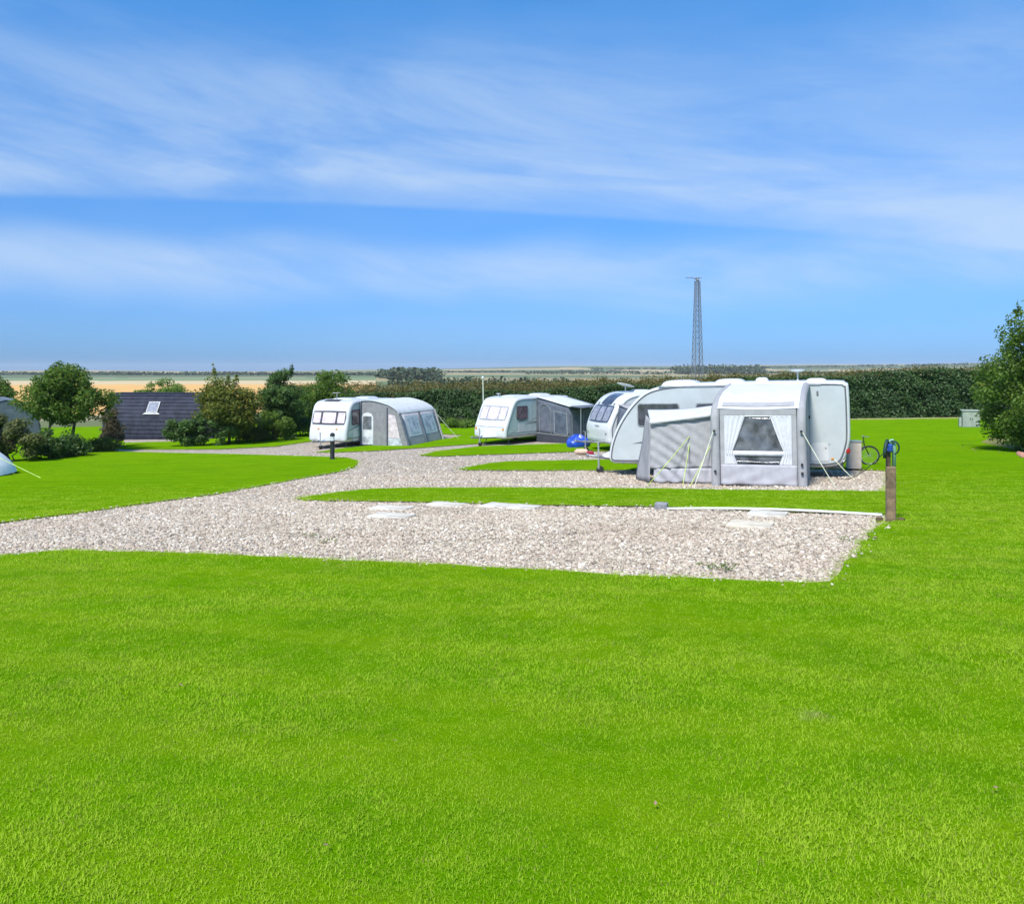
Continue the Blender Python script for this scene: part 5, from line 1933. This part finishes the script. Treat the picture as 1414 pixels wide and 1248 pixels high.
def stone_material():
    m = bpy.data.materials.new('gravel_stone')
    m.use_nodes = True
    N = NT(m.node_tree)
    bs = m.node_tree.nodes['Principled BSDF']
    oi = N.n('ShaderNodeObjectInfo')
    cr = N.n('ShaderNodeValToRGB')
    stops = [(0, (.24, .20, .165)), (.12, (.42, .37, .31)), (.32, (.54, .49, .43)), (.50, (.45, .37, .32)), (.64, (.60, .56, .51)), (.76, (.34, .31, .285)), (.86, (.48, .41, .33)), (.94, (.70, .67, .63))]
    for i, (p, c) in enumerate(stops):
        e = cr.color_ramp.elements[i] if i < 2 else cr.color_ramp.elements.new(p)
        e.position = p
        e.color = (*c, 1)
    cr.color_ramp.interpolation = 'CONSTANT'
    N.put(cr.inputs[0], oi.outputs['Random'])
    g = N.n('ShaderNodeNewGeometry').outputs['Position']
    c = N.mix(N.ss(N.noise(g, .5, 5, .6), .42, .75, 0, .35), cr.outputs[0], (.42, .32, .26))
    c = N.mix(N.ss(N.noise(g, .9, 6, .68, .6), .50, .70, 0, .5), c, (.27, .225, .18))
    c = N.mix(N.ss(N.noise(g, 1.3, 5, .68), .60, .75, 0, .4), c, (.21, .22, .12))
    c = N.mix(1.0, c, (.99, .935, .825), 'MULTIPLY')
    N.put(bs.inputs['Base Color'], c)
    bs.inputs['Roughness'].default_value = .8
    return m


M['stone'] = stone_material()


def stone(k):
    import bmesh
    bm = bmesh.new()
    bmesh.ops.create_icosphere(bm, subdivisions=1, radius=1)
    q = random.Random(90 + k)
    for v in bm.verts:
        v.co *= q.uniform(.72, 1.15)
        v.co.z *= .62
        v.co.x *= 1.2
    vs = [v.co.copy() for v in bm.verts]
    bm.verts.index_update()
    fs = [tuple(v.index for v in f.verts) for f in bm.faces]
    bm.free()
    return proto('pebble', vs, fs, M['stone'])


stones = [stone(k) for k in range(5)]
xs, ys, sc_ = [], [], []
for (d0, d1, dens, s) in ((6.5, 10, 1350, .0138), (10, 14, 1050, .015), (14, 19, 560, .0175), (19, 27, 220, .021), (27, 34, 60, .025), (34, 40, 18, .028)):
    wmax = .66 * d1 + 1
    n = int(2 * wmax * (d1 - d0) * dens)
    x, y = R.uniform(-wmax, wmax, n), R.uniform(d0, d1, n)
    k = (np.abs(x) < .66 * y + 1)
    x, y = x[k], y[k]
    k = in_poly(x, y, gpoly)
    xs.append(x[k])
    ys.append(y[k])
    sc_.append(np.full(k.sum(), s))
ex, ey, es = [], [], []
for i in range(ng):                      # stones kicked out on to the turf
    a, b = np.array(gpoly[i]), np.array(gpoly[(i + 1) % ng])
    if 6 < a[1] < 30:
        for j in range(int(np.hypot(*(b - a)) * 16)):
            p = a + (b - a) * rnd.random() + np.array([rnd.gauss(0, .07), rnd.gauss(0, .07)])
            ex.append(p[0])
            ey.append(p[1])
            es.append(.014 if a[1] < 14 else .018)
xs.append(np.array(ex))
ys.append(np.array(ey))
sc_.append(np.array(es))
x, y, s = np.concatenate(xs), np.concatenate(ys), np.concatenate(sc_)
n = len(x)
lift = np.where(in_poly(x, y, gpoly), 0, TURF)
print('stones', n)
s = s * np.clip(R.lognormal(-.05, .32, n), .45, 2.1)
scatter('gravel', np.c_[x, y, zs(x, y) + s * .25 + lift], R.uniform(0, 6.28, (n, 3)) * np.array([.08, .08, 1]), np.c_[s, s, s], R.integers(0, 5, n), stones)

# weeds in the gravel and a few broad-leaved plants in the turf
P_, N_, S_, T_ = [], [], [], []
for (px_, py_, r_, k_) in ((985, 786, .11, 60), (1006, 789, .07, 26), (452, 751, .09, 30), (1170, 748, .07, 22), (430, 742, .10, 26),):
    cx, cy = G(px_, py_)
    a = R.uniform(0, 6.28, k_)
    rr = r_ * R.random(k_) ** .6
    x, y = cx + rr * np.cos(a) * 1.6, cy + rr * np.sin(a)
    P_.append(np.c_[x, y, zs(x, y) + R.uniform(.02, .07, k_)])
    N_.append(np.c_[R.normal(size=(k_, 2)) * .6, np.ones(k_)])
    S_.append(R.uniform(.02, .042, k_))
    T_.append(R.uniform(.2, .8, k_))
V, F = leaf_quads(np.concatenate(P_), np.concatenate(N_), np.concatenate(S_))
tag(np_obj('weeds', V, F, L_bright, None, np.concatenate(T_)), kind='stuff')

# fallen leaves under the right-hand tree and a few pale scraps on the lawn
n = 520
x = R.normal(20.6, .9, n)
y = R.normal(29.5, 2.6, n)
sp = np.array([G(a, b) for a, b in ((1163, 1077), (545, 1040), (1150, 1008), (450, 1190), (1375, 1108), (905, 1130), (250, 960))])
x = np.r_[x, sp[:, 0]]
y = np.r_[y, sp[:, 1]]
n2 = len(x)
sz = np.r_[R.uniform(.05, .12, n), R.uniform(.016, .030, n2 - n)]
V, F = leaf_quads(np.c_[x, y, zs(x, y) + TURF + .03], np.c_[R.normal(size=(n2, 2)) * .35, np.ones(n2)], sz)
L_fallen = leaf_mat('fallen_leaf', (.10, .055, .03), (.30, .20, .12), (.50, .44, .30), trans=.1)
tag(np_obj('fallen_leaves', V, F, L_fallen, None, np.r_[R.random(n) * .9, np.full(n2 - n, .72)]), kind='stuff')

# ------------------------------------------------------------------ air
hz = bpy.data.materials.new('air')
hz.use_nodes = True
N = NT(hz.node_tree)
hz.node_tree.nodes.remove(hz.node_tree.nodes['Principled BSDF'])
pv = N.n('ShaderNodeVolumePrincipled')
pv.inputs['Color'].default_value = (.93, .97, 1.0, 1)
pv.inputs['Density'].default_value = .00010
pv.inputs['Anisotropy'].default_value = .0
N.put(hz.node_tree.nodes['Material Output'].inputs['Volume'], pv.outputs[0])
zlo, zhi = -36.0, 31.0
o = MB().box((0, 0, (zlo + zhi) / 2), (11800, 11800, zhi - zlo)).build('haze', hz)
tag(o, kind='stuff')
